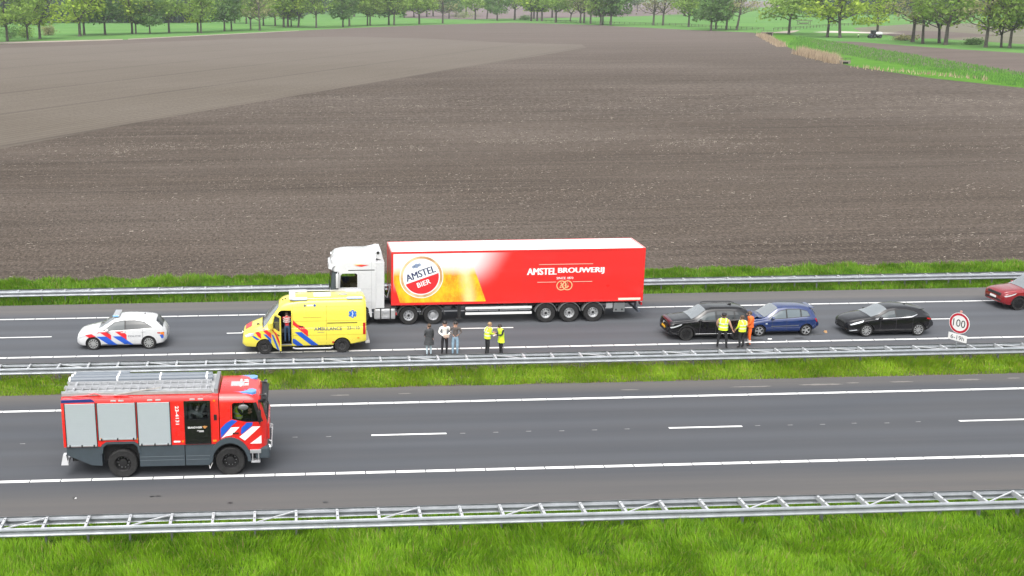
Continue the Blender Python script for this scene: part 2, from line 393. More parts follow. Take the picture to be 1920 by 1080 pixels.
for k in range(-2, 4):
    for j in range(6):
        b = None
        x = 2.944+12*k+3.55+j*1.33
        if j == 0 and k == -2:
            _b = MB(); _b.box(0, .2, -.02, .02, .004, .006); _o = _b.obj('worn_line_fleck', old_paint, road_near, (x, Y2, 0))
        else: link('worn_line_fleck', _o.data, road_near, (x, Y2+rnd.uniform(-.03, .03), 0))
# pale dry mortar patches along the median edge of the road
pm = mat('dry_sand_patch', (.16, .15, .14), .95, var=.25, vscale=1.5)
for px, py, w, d in [(1540, 721, 1.9, .2), (1600, 718, .6, .12), (1690, 716, 1.1, .14), (1815, 712, 1.2, .2), (1410, 725, 2.1, .12), (1180, 731, .9, .1), (640, 741, .9, .12), (760, 738, .6, .1), (1900, 709, .7, .12)]:
    x, y = G(px, py); b = MB(); pts = []
    for i in range(26):
        a = 2*math.pi*i/26; r = 1+rnd.uniform(-.28, .2); pts.append((math.cos(a)*w*.5*r, math.sin(a)*d*.5*r, .005))
    b.flat(pts); o = b.obj('sand_patch', pm, road_near, (x, y, 0), recalc=False)
# bare soil strip at the median edge
t = NT('bare_verge'); n1 = t.noise(t.scale(t.pos, (.8, 2, 0)), 1.5, 6, .65)
verge_m = t.out(t.mix(t.ramp(n1, .35, .65), (.055, .047, .038), (.125, .105, .080)), .95, n1, .6, .03)
sheet('verge', [(XA, 47.15), (XB, 47.15), (XB, 50.9), (XA, 50.9)], -.03, verge_m)
t = NT('verge_soil'); n1 = t.noise(t.pos, 3., 6, .65)
vs_m = t.out(t.mix(t.ramp(n1, .3, .7), (.030, .055, .012), (.050, .085, .016)), .95, n1, .6, .05)
sheet('verge', [(XA, 20), (XB, 20), (XB, 35.02), (XA, 35.02)], -.03, vs_m)
sheet('verge', [(XA-20, 62.40), (XB+70, 62.40), (XB+70, 68.2), (XA-20, 68.2)], -.03, vs_m)

# ------------------------------------------------------------------ grass blades
def grass_mat(name, dark, light, dry):
    t = NT(name)
    at = t.t.nodes.new('ShaderNodeAttribute'); at.attribute_name = 'tint'
    cl = t.noise(t.scale(t.pos, (.9, .9, .3)), 1., 4, .6); cl2 = t.noise(t.scale(t.pos, (.16, .3, 0)), 1., 3)
    k = t.math('ADD', t.math('MULTIPLY', at.outputs['Fac'], .55), t.math('MULTIPLY', t.ramp(cl, .3, .7), .45))
    c = t.mix(k, dark, light); c = t.mix(t.ramp(cl2, .42, .68, 0, .35), c, light)
    weed = t.noise(t.scale(t.pos, (.5, .8, 0)), 1.3, 4, .6); c = t.mix(t.ramp(weed, .56, .68, 0, .55), c, dark); c = t.mix(t.ramp(at.outputs['Fac'], .925, .94), c, dry)
    m = t.out(c, .6); t.b.inputs['Specular IOR Level'].default_value = .2
    t.b.inputs['Subsurface Weight'].default_value = 0
    tr = t.t.nodes.new('ShaderNodeBsdfTranslucent'); t.put(tr.inputs['Color'], c)
    mx = t.t.nodes.new('ShaderNodeMixShader'); mx.inputs[0].default_value = .33
    o = t.t.nodes['Material Output']; t.t.links.new(t.b.outputs[0], mx.inputs[1]); t.t.links.new(tr.outputs[0], mx.inputs[2]); t.t.links.new(mx.outputs[0], o.inputs['Surface'])
    return m
def value_noise(x, y, cell, seed):
    r = np.random.default_rng(seed); T = r.random((256, 256)); xi = x/cell; yi = y/cell
    x0 = np.floor(xi).astype(int); y0 = np.floor(yi).astype(int); fx = xi-x0; fy = yi-y0
    fx = fx*fx*(3-2*fx); fy = fy*fy*(3-2*fy); g = lambda a, b: T[a % 256, b % 256]
    return (g(x0, y0)*(1-fx)+g(x0+1, y0)*fx)*(1-fy)+(g(x0, y0+1)*(1-fx)+g(x0+1, y0+1)*fx)*fy
def grass(name, label, x0, x1, y0, y1, dens, hgt, wid, m, edge=None, z=-.03, bend=.45, keep=None):
    n = int((x1-x0)*(y1-y0)*dens)
    x = rng.uniform(x0, x1, n); y = rng.uniform(y0, y1, n)
    cl = value_noise(x, y, .55, 3)*.6+value_noise(x, y, 1.9, 4)*.4
    k = rng.random(n) < .35+cl*.9
    if keep is not None: k &= keep(x, y)
    x, y, cl = x[k], y[k], cl[k]; n = len(x)
    h = hgt*(.45+.9*cl)*rng.uniform(.55, 1.25, n)
    if edge is not None: h *= edge(x, y)
    a = rng.uniform(0, 2*np.pi, n); w = wid*rng.uniform(.6, 1.4, n)
    dx, dy = np.cos(a), np.sin(a)
    la = value_noise(x, y, 1.3, 9)*6.3+rng.normal(0, .9, n); le = h*bend*rng.uniform(.2, 1.3, n)
    lx, ly = np.cos(la)*le, np.sin(la)*le
    V = np.zeros((n, 5, 3))
    V[:, 0] = np.stack([x-dx*w, y-dy*w, np.full(n, z)], 1); V[:, 1] = np.stack([x+dx*w, y+dy*w, np.full(n, z)], 1)
    V[:, 2] = np.stack([x-dx*w*.8+lx*.35, y-dy*w*.8+ly*.35, z+h*.6], 1); V[:, 3] = np.stack([x+dx*w*.8+lx*.35, y+dy*w*.8+ly*.35, z+h*.6], 1)
    V[:, 4] = np.stack([x+lx, y+ly, z+h*np.sqrt(np.maximum(.1, 1-(le/np.maximum(h, .01))**2*.5))], 1)
    b = (np.arange(n)*5)[:, None]
    F = np.concatenate([b+np.array([[0, 1, 3]]), b+np.array([[0, 3, 2]]), b+np.array([[2, 3, 4]])])
    tint = np.repeat(np.clip(rng.random(n), 0, 1), 5)
    o = soup(name, V.reshape(-1, 3), F, m, tint); stuff(o, label, 'grass'); return o
g_near = grass_mat('tall_grass', (.055, .165, .010), (.280, .490, .022), (.30, .27, .10))
g_med = grass_mat('median_grass', (.085, .200, .010), (.290, .445, .022), (.34, .28, .09))
g_far = grass_mat('verge_grass', (.042, .128, .010), (.190, .355, .020), (.26, .24, .09))
grass('grass', 'tall lush green grass on the slope beneath the ladder-like crash barrier', -16, 30, 27.6, 32.8, 1150, .31, .011, g_near, edge=lambda x, y: 1+.55*np.clip((y-31.9)/.6, 0, 1))
grass('grass', 'grass growing up between the two beams of the lower crash barrier', -16, 30, 32.75, 34.9, 700, .22, .012, g_near, edge=lambda x, y: np.clip((35.0-y)/.6, .3, 1))
grass('grass', 'short bright green grass on the central reservation', -22, 46, 47.2, 49.3, 900, .20, .011, g_med, edge=lambda x, y: np.clip((y-47.1)/.5, .2, 1)*(1+.75*np.clip((y-48.2)/.5, 0, 1)), keep=lambda x, y: y > 47.2+.28*value_noise(x, y*0, .8, 21))
grass('grass', 'grass behind the central crash barrier', -22, 46, 49.3, 50.7, 200, .16, .014, g_med)
grass('grass', 'mown grass in front of the crash barrier along the field', -28, 60, 62.5, 64.2, 620, .34, .015, g_far, edge=lambda x, y: np.clip((y-62.35)/.35, .35, 1))
grass('grass', 'tall grass fringe between crash barrier and ploughed field', -30, 66, 64.2, 68.4, 420, .38, .018, g_far, edge=lambda x, y: .7+.6*(value_noise(x, y, 1.3, 31)), keep=lambda x, y: y < 67.8+.6*value_noise(x, y*0, .9, 33))

# ------------------------------------------------------------------ straw litter and clods on the near half of the field
def litter():
    n = 36000
    u = rng.random(n); y = 68.0+(190-68)*u**1.1; x = rng.uniform(-.34, .74, n)*y*1.02+2
    den = value_noise(x*.25, y*1.5, 6., 41)*.6+value_noise(x, y, 1.7, 42)*.4
    k = (den > .52+.12*rng.random(n)); k |= (rng.random(n) < .16); x, y = x[k], y[k]
    m = 18000; xs_ = rng.uniform(4, 112, m); ys_ = 190-.05*xs_+rng.normal(0, 15, m); kk = value_noise(xs_*.5, ys_, 5., 44)+.5*value_noise(xs_, ys_, 1.5, 45) > .86+.2*rng.random(m); xs_, ys_ = xs_[kk], ys_[kk]
    m2 = 5000; xt = rng.uniform(-22, 60, m2); yt = 131+.03*xt+rng.normal(0, 3.2, m2); kk = value_noise(xt*.6, yt, 3., 46) > .45+.2*rng.random(m2)
    x = np.concatenate([x, xs_, xt[kk]]); y = np.concatenate([y, ys_, yt[kk]]); kk = (x-ax)*math.sin(_ang)-(y-ay)*math.cos(_ang) > 1.5*rng.random(len(x)); x, y = x[kk], y[kk]; n = len(x)
    L = rng.gamma(2., .045, n)*(1+.006*(y-69))+.03; w = rng.uniform(.006, .014, n)*(1+.010*(y-69)); a = rng.normal(0, .9, n)
    dx, dy = np.cos(a)*L/2, np.sin(a)*L/2; px, py = -np.sin(a)*w, np.cos(a)*w; z0 = -.085+rng.uniform(0, .05, n); tz = rng.uniform(-.03, .08, n)
    V = np.zeros((n, 4, 3))
    V[:, 0] = np.stack([x-dx-px, y-dy-py, z0], 1); V[:, 1] = np.stack([x+dx-px, y+dy-py, z0+tz], 1)
    V[:, 2] = np.stack([x+dx+px, y+dy+py, z0+tz+.012], 1); V[:, 3] = np.stack([x-dx+px, y-dy+py, z0+.012], 1)
    F = (np.arange(n)*4)[:, None]+np.array([[0, 1, 2, 3]])
    t = NT('straw'); at = t.t.nodes.new('ShaderNodeAttribute'); at.attribute_name = 'tint'
    m = t.out(t.mix(at.outputs['Fac'], (.10, .084, .070), (.42, .375, .32)), .8)
    o = soup('straw_litter', V.reshape(-1, 3), F, m, np.repeat(rng.random(n)**2.3, 4)); stuff(o, 'pale straw stubble scattered over the ploughed field', 'straw')
    n = 46000
    y = 68.1+(150-68)*rng.random(n)**1.3; x = rng.uniform(-.34, .74, n)*y*1.02+2
    row = value_noise(x*.03, y*2.2, 1., 51); k = (rng.random(n) < .25+row*.9) & ((x-ax)*math.sin(_ang)-(y-ay)*math.cos(_ang) > 0); x, y = x[k], y[k]; n = len(x)
    r = rng.uniform(.025, .085, n)*(1+.004*(y-69)); base = np.array([[1, 0, 0], [-1, 0, 0], [0, 1, 0], [0, -1, 0], [0, 0, 1.]])
    V = base[None]*r[:, None, None]*rng.uniform(.6, 1.3, (n, 5, 3)); V[:, :, 2] *= .8; V += np.stack([x, y, np.full(n, -.095)], 1)[:, None]
    T = np.array([[0, 2, 4], [2, 1, 4], [1, 3, 4], [3, 0, 4]])
    F = (((np.arange(n)*5)[:, None, None])+T[None]).reshape(-1, 3)
    t = NT('soil_clod'); at = t.t.nodes.new('ShaderNodeAttribute'); at.attribute_name = 'tint'
    m = t.out(t.mix(at.outputs['Fac'], (.048, .039, .032), (.125, .103, .086)), .95)
    o = soup('soil_clods', V.reshape(-1, 3), F, m, np.repeat(rng.random(n), 5)); stuff(o, 'brown clods of turned soil on the ploughed field', 'soil')
litter()

# ------------------------------------------------------------------ crash barriers
galv = mat('galvanised_steel', (.25, .268, .29), .45, .3, var=.16, vscale=2.2)
galv_l = mat('galvanised_steel_lit', (.44, .455, .475), .45, .2, var=.1, vscale=4.)  # same steel as the beams, with brighter lighting put into the colour
galv2 = mat('galvanised_steel_dull', (.20, .21, .22), .5, .4, var=.2, vscale=3.)
hole = mat('bolt_dark', (.02, .02, .02), .6)
WP = [(.012, .155), (.03, .135), (.075, .118), (.083, .085), (.055, .05), (.006, .022), (.0, 0), (.006, -.022), (.055, -.05), (.083, -.085), (.075, -.118), (.03, -.135), (.012, -.155)]
def beam_mesh(L, sgn):
    b = MB(); P = [(sgn*y, z) for y, z in WP]; Q = [(sgn*(y-.006), z) for y, z in WP][::-1]
    b.prism(P+Q, 'x', 0, L, 0, False, False); return b
def barrier(label, ya, yb, x0, x1, step, phase, ztop, z0=-.03, bk=0, flip=False):
    r = thing('guard_rail', label, 'guard rail', (x0, ya, z0)); zc = ztop-.155-z0; w = yb-ya
    L = 8.; nb = int((x1-x0)/L); o = None
    for sgn, yy in ((-1, 0), (1, w)):
        o = None
        for k in range(nb):
            dz = .003*(k % 2)
            if o is None: o = beam_mesh(L+.16, sgn).obj('beam', galv, r, (k*L, yy, zc))
            else: link('beam', o.data, r, (k*L, yy+sgn*.003*(k % 2), zc))
    s = MB(); s.box(-.042, .042, .01, w-.01, zc+.075, zc+.135, 0); s.box(-.042, -.036, .02, w-.02, zc-.02, zc+.075, 0)
    s.cyl((0, w*.36, zc+.135), (0, w*.36, zc+.139), .03, n=10, mi=1); s.cyl((0, w*.82, zc+.135), (0, w*.82, zc+.139), .022, n=10, mi=1)
    p = MB(); p.box(-.03, .03, w*.42, w*.58, -.25, zc+.07); d = MB()
    d.bar((.03, w-.05 if flip else .03, zc+.10), (step-.06, .03 if flip else w-.05, zc+.10), .05, .03)
    so = po = do = None; k = 0; x = phase
    while x < nb*L:
        if so is None: so = s.obj('spacer', [galv_l, hole], r, (x, 0, 0)); po = p.obj('post', galv2, r, (x, 0, 0))
        else: link('spacer', so.data, r, (x, 0, 0)); link('post', po.data, r, (x, 0, 0))
        if k % 3 == bk:
            if do is None: do = d.obj('brace', galv_l, r, (x, 0, 0))
            else: link('brace', do.data, r, (x, 0, 0))
        k += 1; x += step
    return r
barrier('ladder-like double crash barrier standing in tall grass at the foot of the near carriageway', 32.85, 33.66, -27.4, 46, 1.3333, .653, .75, bk=1)
barrier('double crash barrier on the grassy central reservation between the two carriageways', 48.85, 49.55, -30.1, 60, 1.3333, .663, .75, bk=2, flip=True)
barrier('double crash barrier along the grass fringe of the ploughed field', 62.75, 63.25, -36, 84, 1.3333, .197, .75)
# ------------------------------------------------------------------ trees
bark = mat('bark', (.075, .066, .056), .95, var=.3, vscale=2., bump=.6, bscale=6)
def leaf_mat(name, dark, light):
    t = NT(name); at = t.t.nodes.new('ShaderNodeAttribute'); at.attribute_name = 'tint'
    n = t.noise(t.scale(t.pos, (.35, .35, .35)), 1., 3)
    k = t.math('ADD', t.math('MULTIPLY', at.outputs['Fac'], .6), t.math('MULTIPLY', t.ramp(n, .3, .7), .4))
    c = t.mix(k, tuple(q*2. for q in dark), tuple(q*2. for q in light)); m = t.out(c, .6); t.b.inputs['Specular IOR Level'].default_value = .2
    tr = t.t.nodes.new('ShaderNodeBsdfTranslucent'); t.put(tr.inputs['Color'], c)
    mx = t.t.nodes.new('ShaderNodeMixShader'); mx.inputs[0].default_value = .45
    o = t.t.nodes['Material Output']; t.t.links.new(t.b.outputs[0], mx.inputs[1]); t.t.links.new(tr.outputs[0], mx.inputs[2]); t.t.links.new(mx.outputs[0], o.inputs['Surface'])
    return m
LM = {'mid': leaf_mat('leaf_mid_green', (.055, .105, .020), (.170, .245, .050)),
      'lime': leaf_mat('leaf_lime', (.075, .130, .014), (.240, .310, .040)),
      'dark': leaf_mat('leaf_dark_green', (.032, .072, .022), (.095, .165, .045)),
      'bud': leaf_mat('leaf_bronze_bud', (.095, .098, .045), (.200, .200, .095))}
def quads(C, size, r):
    """random leaf-clump quads round centres C"""
    n = len(C); a = r.normal(size=(n, 3)); a /= np.linalg.norm(a, axis=1)[:, None]; b = np.cross(a, r.normal(size=(n, 3))); b /= np.linalg.norm(b, axis=1)[:, None]
    s = size*r.uniform(.55, 1.35, n); a *= s[:, None]; b *= (s*r.uniform(.5, .9, n))[:, None]
    V = np.stack([C-a, C-b*.8, C+a, C+b], 1)
    return V.reshape(-1, 3), (np.arange(n)*4)[:, None]+np.array([[0, 1, 2, 3]])
def tree_proto(seed, H, clear, spread, nleaf, size, lean=0., fork=False, up=.5):
    """returns (trunk MB, crown verts, faces, tint)"""
    r = np.random.default_rng(seed); b = MB(); tips = []
    def limb(p, d, L, rad, depth):
        pts = [p]; rr = [rad]; k = 4
        for i in range(k):
            d = d+Vector(r.normal(size=3))*.16+Vector((0, 0, .05)); d.normalize(); p = p+d*(L/k); pts.append(p); rr.append(rad*(1-.62*(i+1)/k))
            if depth < 3 and i >= 1:
                for _ in range(2 if depth < 2 else 1):
                    a = r.uniform(0, 2*math.pi); side = Vector((math.cos(a), math.sin(a), r.uniform(-.1, .5))); nd = (d*up+side*.8).normalized()
                    limb(p, nd, L*r.uniform(.5, .72), rr[-1]*.62, depth+1)
            if depth >= 1: tips.append((p, depth))
        b.tube(pts, rr, 6 if depth < 2 else 4); tips.append((p, depth))
    base = Vector((0, 0, -.3)); d0 = Vector((lean, 0, 1)).normalized(); R0 = H*.020
    t1 = base+d0*clear; b.cyl(base, base+d0*.9, R0*1.5, R0*1.05, 8); b.cyl(base+d0*.9, t1, R0*1.05, R0*.85, 8)
    nl = 2 if fork else 1
    for i in range(nl):
        dd = (d0+Vector((.45 if i else -.35, r.uniform(-.3, .3), 0))*(1 if fork else 0)).normalized(); limb(t1, dd, (H-clear)*.78, R0*.8, 0)
    for i in range(5):
        a = 2*math.pi*i/5+r.uniform(-.4, .4); limb(t1+d0*(i*.25), Vector((math.cos(a), math.sin(a), .45)).normalized(), spread*r.uniform(.75, 1.0), R0*.45, 1)
    P = np.array([tuple(p) for p, d in tips]); pick = r.integers(0, len(P), nleaf)
    C = P[pick]+r.normal(size=(nleaf, 3))*np.array([.8, .8, .6])*spread*.17
    rad = np.hypot(C[:, 0], C[:, 1]); C = C[(rad < spread*1.1) & (C[:, 2] > clear*.82) & (C[:, 2] < H*1.02)]
    V, F = quads(C, size, r); return b, V, F, np.repeat(r.random(len(C)), 4)
PROTO = {}
def proto(key, leaf, *a, **k):
    a = list(a); a[4] = int(a[4]*(.5 if leaf in ('lime', 'bud') else .6)); b, V, F, t = tree_proto(*a, **k); tr = b.obj('trunk', bark); cr = soup('crown', V, F, LM[leaf], t); PROTO[key] = [tr.data, cr.data]
    bpy.data.objects.remove(tr); bpy.data.objects.remove(cr)
proto('mid', 'mid', 1, 17, 4.2, 6.2, 5200, .42)
proto('mid2', 'mid', 2, 16, 4.6, 5.6, 4600, .42, fork=True)
proto('lime', 'lime', 3, 17, 4.4, 6.4, 4200, .42)
proto('lime2', 'lime', 4, 15, 4.0, 6.0, 3600, .42, lean=.1, fork=True)
proto('dark', 'dark', 5, 16, 3.8, 5.6, 5600, .46)
proto('bud', 'bud', 6, 16, 4.4, 5.8, 2300, .34, fork=True)
proto('bud2', 'bud', 7, 15, 4.6, 5.2, 2000, .32, lean=-.12)
proto('spread', 'mid', 8, 15, 4.2, 8.2, 5600, .44, up=.25)
TL = {'mid': ('mid green broadleaf tree with rounded crown beyond the ploughed field', 'mid green trees along the far field edge'),
      'lime': ('tree in fresh lime green spring leaf beyond the ploughed field', 'lime green trees along the far field edge'),
      'dark': ('dark green densely leaved tree beyond the ploughed field', 'dark green trees along the far field edge'),
      'bud': ('sparse bronze-tinted tree just coming into leaf beyond the ploughed field', 'budding trees along the far field edge'),
      'spread': ('wide spreading tree leaning its crown over the ditch bridge and wooden fence', None)}
def tree(px, py, key, sc=1., rz=None, label=None):
    x, y = G(px, py); kind = key.rstrip('2'); lab, grp = TL[kind]
    if not label:
        back = py < 45 and 340 < px < 480 or py < 33.5
        where = ('in the back row across the meadow' if back else 'before the dark wood' if px < 300 else 'at the meadow edge beside the harrowed soil' if px < 620 else
                 'between the bright meadow and the field' if px < 950 else 'behind the post-and-rail fence' if px < 1420 else 'in the row beyond the ditch and reeds')
        lab = lab.replace('beyond the ploughed field', where); grp = grp.replace('along the far field edge', where)
    t = thing('tree', label or lab, 'tree', (x, y, -.1), rnd.uniform(0, 6.28) if rz is None else rz, None if label else grp)
    s = sc*1.40*rnd.uniform(.85, 1.15); t.scale = (s*1.2, s*1.2, s*rnd.uniform(.92, 1.08))
    link('trunk', PROTO[key][0], t); link('crown', PROTO[key][1], t); return t
for px, py, key, sc in [(14, 77, 'mid', .9), (52, 74, 'mid2', .75), (75, 72, 'lime', 1.0), (150, 67.5, 'lime', 1.12), (158, 65, 'mid', 1.), (197, 64.5, 'dark', .95), (248, 63, 'lime', .98),
    (255, 63, 'mid2', .9), (281, 63, 'dark', .9), (317, 61.5, 'mid', .98), (371, 60, 'lime', 1.), (377, 61.5, 'mid2', .95), (421, 58, 'dark', .98), (434, 56.5, 'mid', .8), (470, 55, 'mid2', .98),
    (487, 57, 'bud', 1.), (494, 47.5, 'dark', .95), (516, 48.5, 'mid', 1.), (532, 51, 'lime', 1.05), (540, 51, 'mid', 1.), (546, 49, 'dark', .9), (559, 51, 'lime2', 1.05), (593, 52, 'mid2', 1.),
    (643, 50.5, 'dark', 1.0), (655, 48.5, 'mid', 1.05), (689, 47.5, 'mid2', 1.05), (694, 47.5, 'mid', 1.), (729, 46.5, 'dark', 1.), (739, 47, 'mid', 1.1), (786, 45, 'mid', 1.15), (830, 43.5, 'bud', 1.15),
    (842, 34.5, 'dark', 1.1), (855, 31, 'dark', 1.1), (891, 37, 'mid', 1.1), (913, 35, 'bud2', 1.1), (932, 38, 'dark', 1.05), (965, 37, 'mid', 1.2), (996, 39, 'lime', 1.1), (1001, 35, 'mid', 1.1),
    (1007, 39, 'mid2', 1.05), (1016, 39, 'lime', 1.1), (1035, 33, 'mid', 1.1), (1042, 42, 'mid', 1.15), (1069, 39, 'lime2', 1.05), (1088, 43, 'bud', 1.1), (1095, 43, 'mid2', 1.), (1107, 44, 'bud', 1.1),
    (1126, 47, 'mid2', 1.05), (1130, 46, 'dark', 1.), (1145, 47, 'dark', 1.12), (1225, 47, 'bud', 1.1), (1243, 47, 'bud', 1.15), (1291, 50, 'mid', 1.05), (1333, 57, 'dark', 1.), (1342, 54, 'dark', 1.),
    (1362, 55, 'mid2', .95), (1381, 56, 'bud2', 1.), (1551, 69, 'lime2', .95), (1575, 70, 'lime2', 1.0), (1644, 67, 'lime', .92), (1711, 78, 'bud', .95), (1730, 81, 'bud2', .9), (1761, 80, 'lime2', .95),
    (1773, 83, 'mid', .98), (1848, 88, 'bud', .9), (1877, 88, 'lime2', .85), (1893, 89, 'mid2', .95), (1960, 92, 'mid', .95), (-40, 82, 'mid', .95),
    # second row further off
    (345, 40, 'dark', 1.1), (362, 39, 'mid', 1.1), (398, 40, 'dark', 1.1), (405, 39, 'mid', 1.05), (440, 43, 'mid2', 1.), (462, 44, 'dark', 1.), (664, 31, 'mid', 1.3), (700, 31, 'mid2', 1.3), (758, 33, 'mid', 1.3),
    (776, 32, 'dark', 1.3), (800, 31, 'mid2', 1.3), (812, 30, 'bud', 1.3), (874, 29, 'mid', 1.4), (1140, 27, 'dark', 1.3), (1175, 26, 'dark', 1.4), (1195, 22, 'bud', 1.3), (1283, 30, 'mid', 1.2), (1306, 30, 'dark', 1.2)]:
    tree(px, py, key, sc)
tree(1479, 64, 'spread', 1.0, 3.1, 'wide spreading tree standing alone by the ditch bridge and wooden fence')
# bushes at the left field corner and by the right tree row
def bush(px, py, w, h, leaf, label, seed):
    x, y = G(px, py); r = np.random.default_rng(seed); t = thing('bush', label, 'bush', (x, y, -.1))
    C = r.normal(size=(1100, 3))*np.array([w*.34, w*.2, h*.3])+np.array([0, 0, h*.45]); C = C[C[:, 2] > .1]
    V, F = quads(C, .32, r); soup('foliage', V, F, LM[leaf], np.repeat(r.random(len(C)), 4), t)
    b = MB()
    for i in range(6): a = r.uniform(0, 6.28); b.tube([(0, 0, -.2), (math.cos(a)*w*.12, math.sin(a)*w*.1, h*.35), (math.cos(a)*w*.26, math.sin(a)*w*.2, h*.7)], [.09, .06, .02], 5)
    b.obj('stem', bark, t)
bush(20, 72, 9, 6.5, 'dark', 'dense dark thicket at the corner of the field beside the sandy track', 1)
bush(46, 70, 6, 5.0, 'mid', 'green bush between the dark thicket and the lime green tree', 2)
bush(90, 66, 5, 4.6, 'bud', 'pale bronze bush behind the lime green tree', 3)
bush(1826, 83, 4.5, 1.8, 'dark', 'low dark green shrub under the right-hand tree row', 4)
bush(985, 37.5, 6, 3.2, 'dark', 'rounded dark bush at the end of the wooden fence', 5)
bush(870, 34, 16, 6, 'mid', 'wide pale hedge bush between the meadow trees', 6)
bush(1698, 75, 6, 1.6, 'bud', 'low brown brambles beneath the budding trees', 7)
# far woods (reads as one mass)
def woods():
    r = np.random.default_rng(77); Cs = []; T = []
    def belt(px0, px1, py, depth, h, n):
        k = n; px = r.uniform(px0, px1, k)
        for i in range(k):
            x, y = G(px[i], py+rnd.uniform(-.6, .6)); y += r.uniform(0, depth); hh = h*r.uniform(.75, 1.15); w = hh*.26
            m = 90; c = r.normal(size=(m, 3))*np.array([w, w*.6, hh*.25])+np.array([x, y, hh*.52]); Cs.append(c[c[:, 2] > .2]); T.append(np.full(len(Cs[-1]), r.random()))
    belt(-200, 360, 43, 60, 22, 330); belt(300, 660, 27, 120, 24, 130); belt(640, 860, 22, 200, 26, 110)
    belt(840, 1330, 5, 500, 34, 120); belt(1300, 1620, 3, 400, 34, 60); belt(1560, 2100, 27, 120, 17, 150)
    C = np.concatenate(Cs); V, F = quads(C, 1.5, r)
    o = soup('woods', V, F, leaf_mat('leaf_far_wood', (.010, .027, .018), (.029, .056, .031)), np.repeat(np.concatenate(T), 4)); stuff(o, 'distant blue-green woods on the skyline behind the meadows', 'woods')
woods()
# ------------------------------------------------------------------ reeds, fence, culverts, feeder
def reeds(name, label, poly_px, n, h, m, seed):
    r = np.random.default_rng(seed); (a, b_, c_, d) = [np.array(G(*p)) for p in poly_px]
    u, v = r.random(n), r.random(n); P = (a*(1-u)[:, None]+b_*u[:, None])*(1-v)[:, None]+(d*(1-u)[:, None]+c_*u[:, None])*v[:, None]
    P += r.normal(size=P.shape)*np.array([.5, .9]); hh = h*r.uniform(.35, 1.15, n)*(.7+.5*value_noise(P[:, 0], P[:, 1], 3., 61)); w = r.uniform(.06, .14, n); ang = r.uniform(-.5, .5, n); lx = r.normal(0, .12, n)*hh
    V = np.stack([np.stack([P[:, 0]-w, P[:, 1], np.full(n, -.1)], 1), np.stack([P[:, 0]+w, P[:, 1]+ang*w, np.full(n, -.1)], 1), np.stack([P[:, 0]+lx, P[:, 1], hh], 1)], 1)
    o = soup(name, V.reshape(-1, 3), (np.arange(n)*3)[:, None]+np.array([[0, 1, 2]]), m, np.repeat(r.random(n), 3)); stuff(o, label, 'reeds')
rt = NT('dry_reed'); _at = rt.t.nodes.new('ShaderNodeAttribute'); _at.attribute_name = 'tint'
reed_m = rt.out(rt.mix(_at.outputs['Fac'], (.20, .15, .10), (.40, .32, .225)), .8)
rt = NT('bank_grass_blade'); _at = rt.t.nodes.new('ShaderNodeAttribute'); _at.attribute_name = 'tint'
bankblade_m = rt.out(rt.mix(_at.outputs['Fac'], (.03, .11, .01), (.10, .24, .02)), .7)
reeds('reeds', 'dry tan reeds in the ditch beside the small bridge', [(1420, 66.5), (1462, 88), (1470, 87), (1432, 66)], 1500, 1.6, reed_m, 1)
reeds('reeds', 'broad stand of dry tan reeds beside the wooden culvert', [(1492, 101), (1566, 119), (1572, 117), (1508, 99)], 2600, 2.2, reed_m, 2)
reeds('reeds', 'thin dry reeds scattered along the ditch towards the right', [(1600, 128), (1860, 152), (1860, 148), (1600, 124)], 160, .9, reed_m, 3)
reeds('bank_grass', 'tall green grass along the ditch bank', [(1480, 84), (1920, 164), (2000, 150), (1500, 68)], 9000, .55, bankblade_m, 4)
wood = mat('weathered_wood', (.085, .070, .058), .9, var=.3, vscale=1.5)
def fence(label, path, h=1.35):
    pts = [G(*p) for p in path]; t = thing('fence', label, 'fence', (pts[0][0], pts[0][1], -.1)); ox, oy = pts[0]; po = None
    for i in range(len(pts)-1):
        p, q = Vector((*pts[i], 0)), Vector((*pts[i+1], 0)); n = max(1, round((q-p).length/5.2))
        for zz in (h*.55, h*.95):
            MB().bar((p.x-ox, p.y-oy, zz), (q.x-ox, q.y-oy, zz), .06, .14).obj('rail', wood, t)
        for k in range(n+(i == len(pts)-2)):
            c = p.lerp(q, k/n)
            if po is None: b = MB(); b.box(-.08, .08, -.08, .08, -.2, h); po = b.obj('post', wood, t, (c.x-ox, c.y-oy, 0))
            else: link('post', po.data, t, (c.x-ox, c.y-oy, 0))
fence('low brown post-and-rail fence between the trees and the ploughed field', [(1015, 40.5), (1090, 42.5), (1200, 46), (1290, 48.5), (1360, 53), (1432, 56.5)])
fence('brown post-and-rail fence running away from the ditch bridge past the spreading tree', [(1450, 57.2), (1500, 54), (1560, 49.5), (1605, 47)])
conc = mat('pale_concrete', (.19, .165, .145), .9, var=.15, vscale=1.); dark = mat('dark_opening', (.012, .012, .014), .9)
def culvert(px, py, label, w, tall):
    x, y = G(px, py); t = thing('culvert', label, 'culvert', (x, y, -.1))
    b = MB(); b.box(-w/2, -w/2+.5, -.3, .3, -.2, tall); b.box(w/2-.5, w/2, -.3, .3, -.2, tall); b.box(-w/2, w/2, -.35, .35, tall, tall+.35); b.obj('headwall', conc, t)
    b = MB(); b.box(-w/2+.5, w/2-.5, -.1, .2, -.2, tall); b.obj('opening', dark, t)
    b = MB(); b.bar((-w/2, -.3, tall+.9), (w/2, -.3, tall+.9), .08, .1)
    for i in range(3): b.box(-w/2+i*(w/2-.04), -w/2+i*(w/2-.04)+.08, -.34, -.26, tall+.3, tall+.95)
    b.obj('handrail', wood, t)
culvert(1438, 67, 'small pale bridge with a dark opening over the ditch by the fence', 5., 1.3)
culvert(1584, 119, 'low wooden culvert across the ditch next to the dry reeds', 2.6, .5)
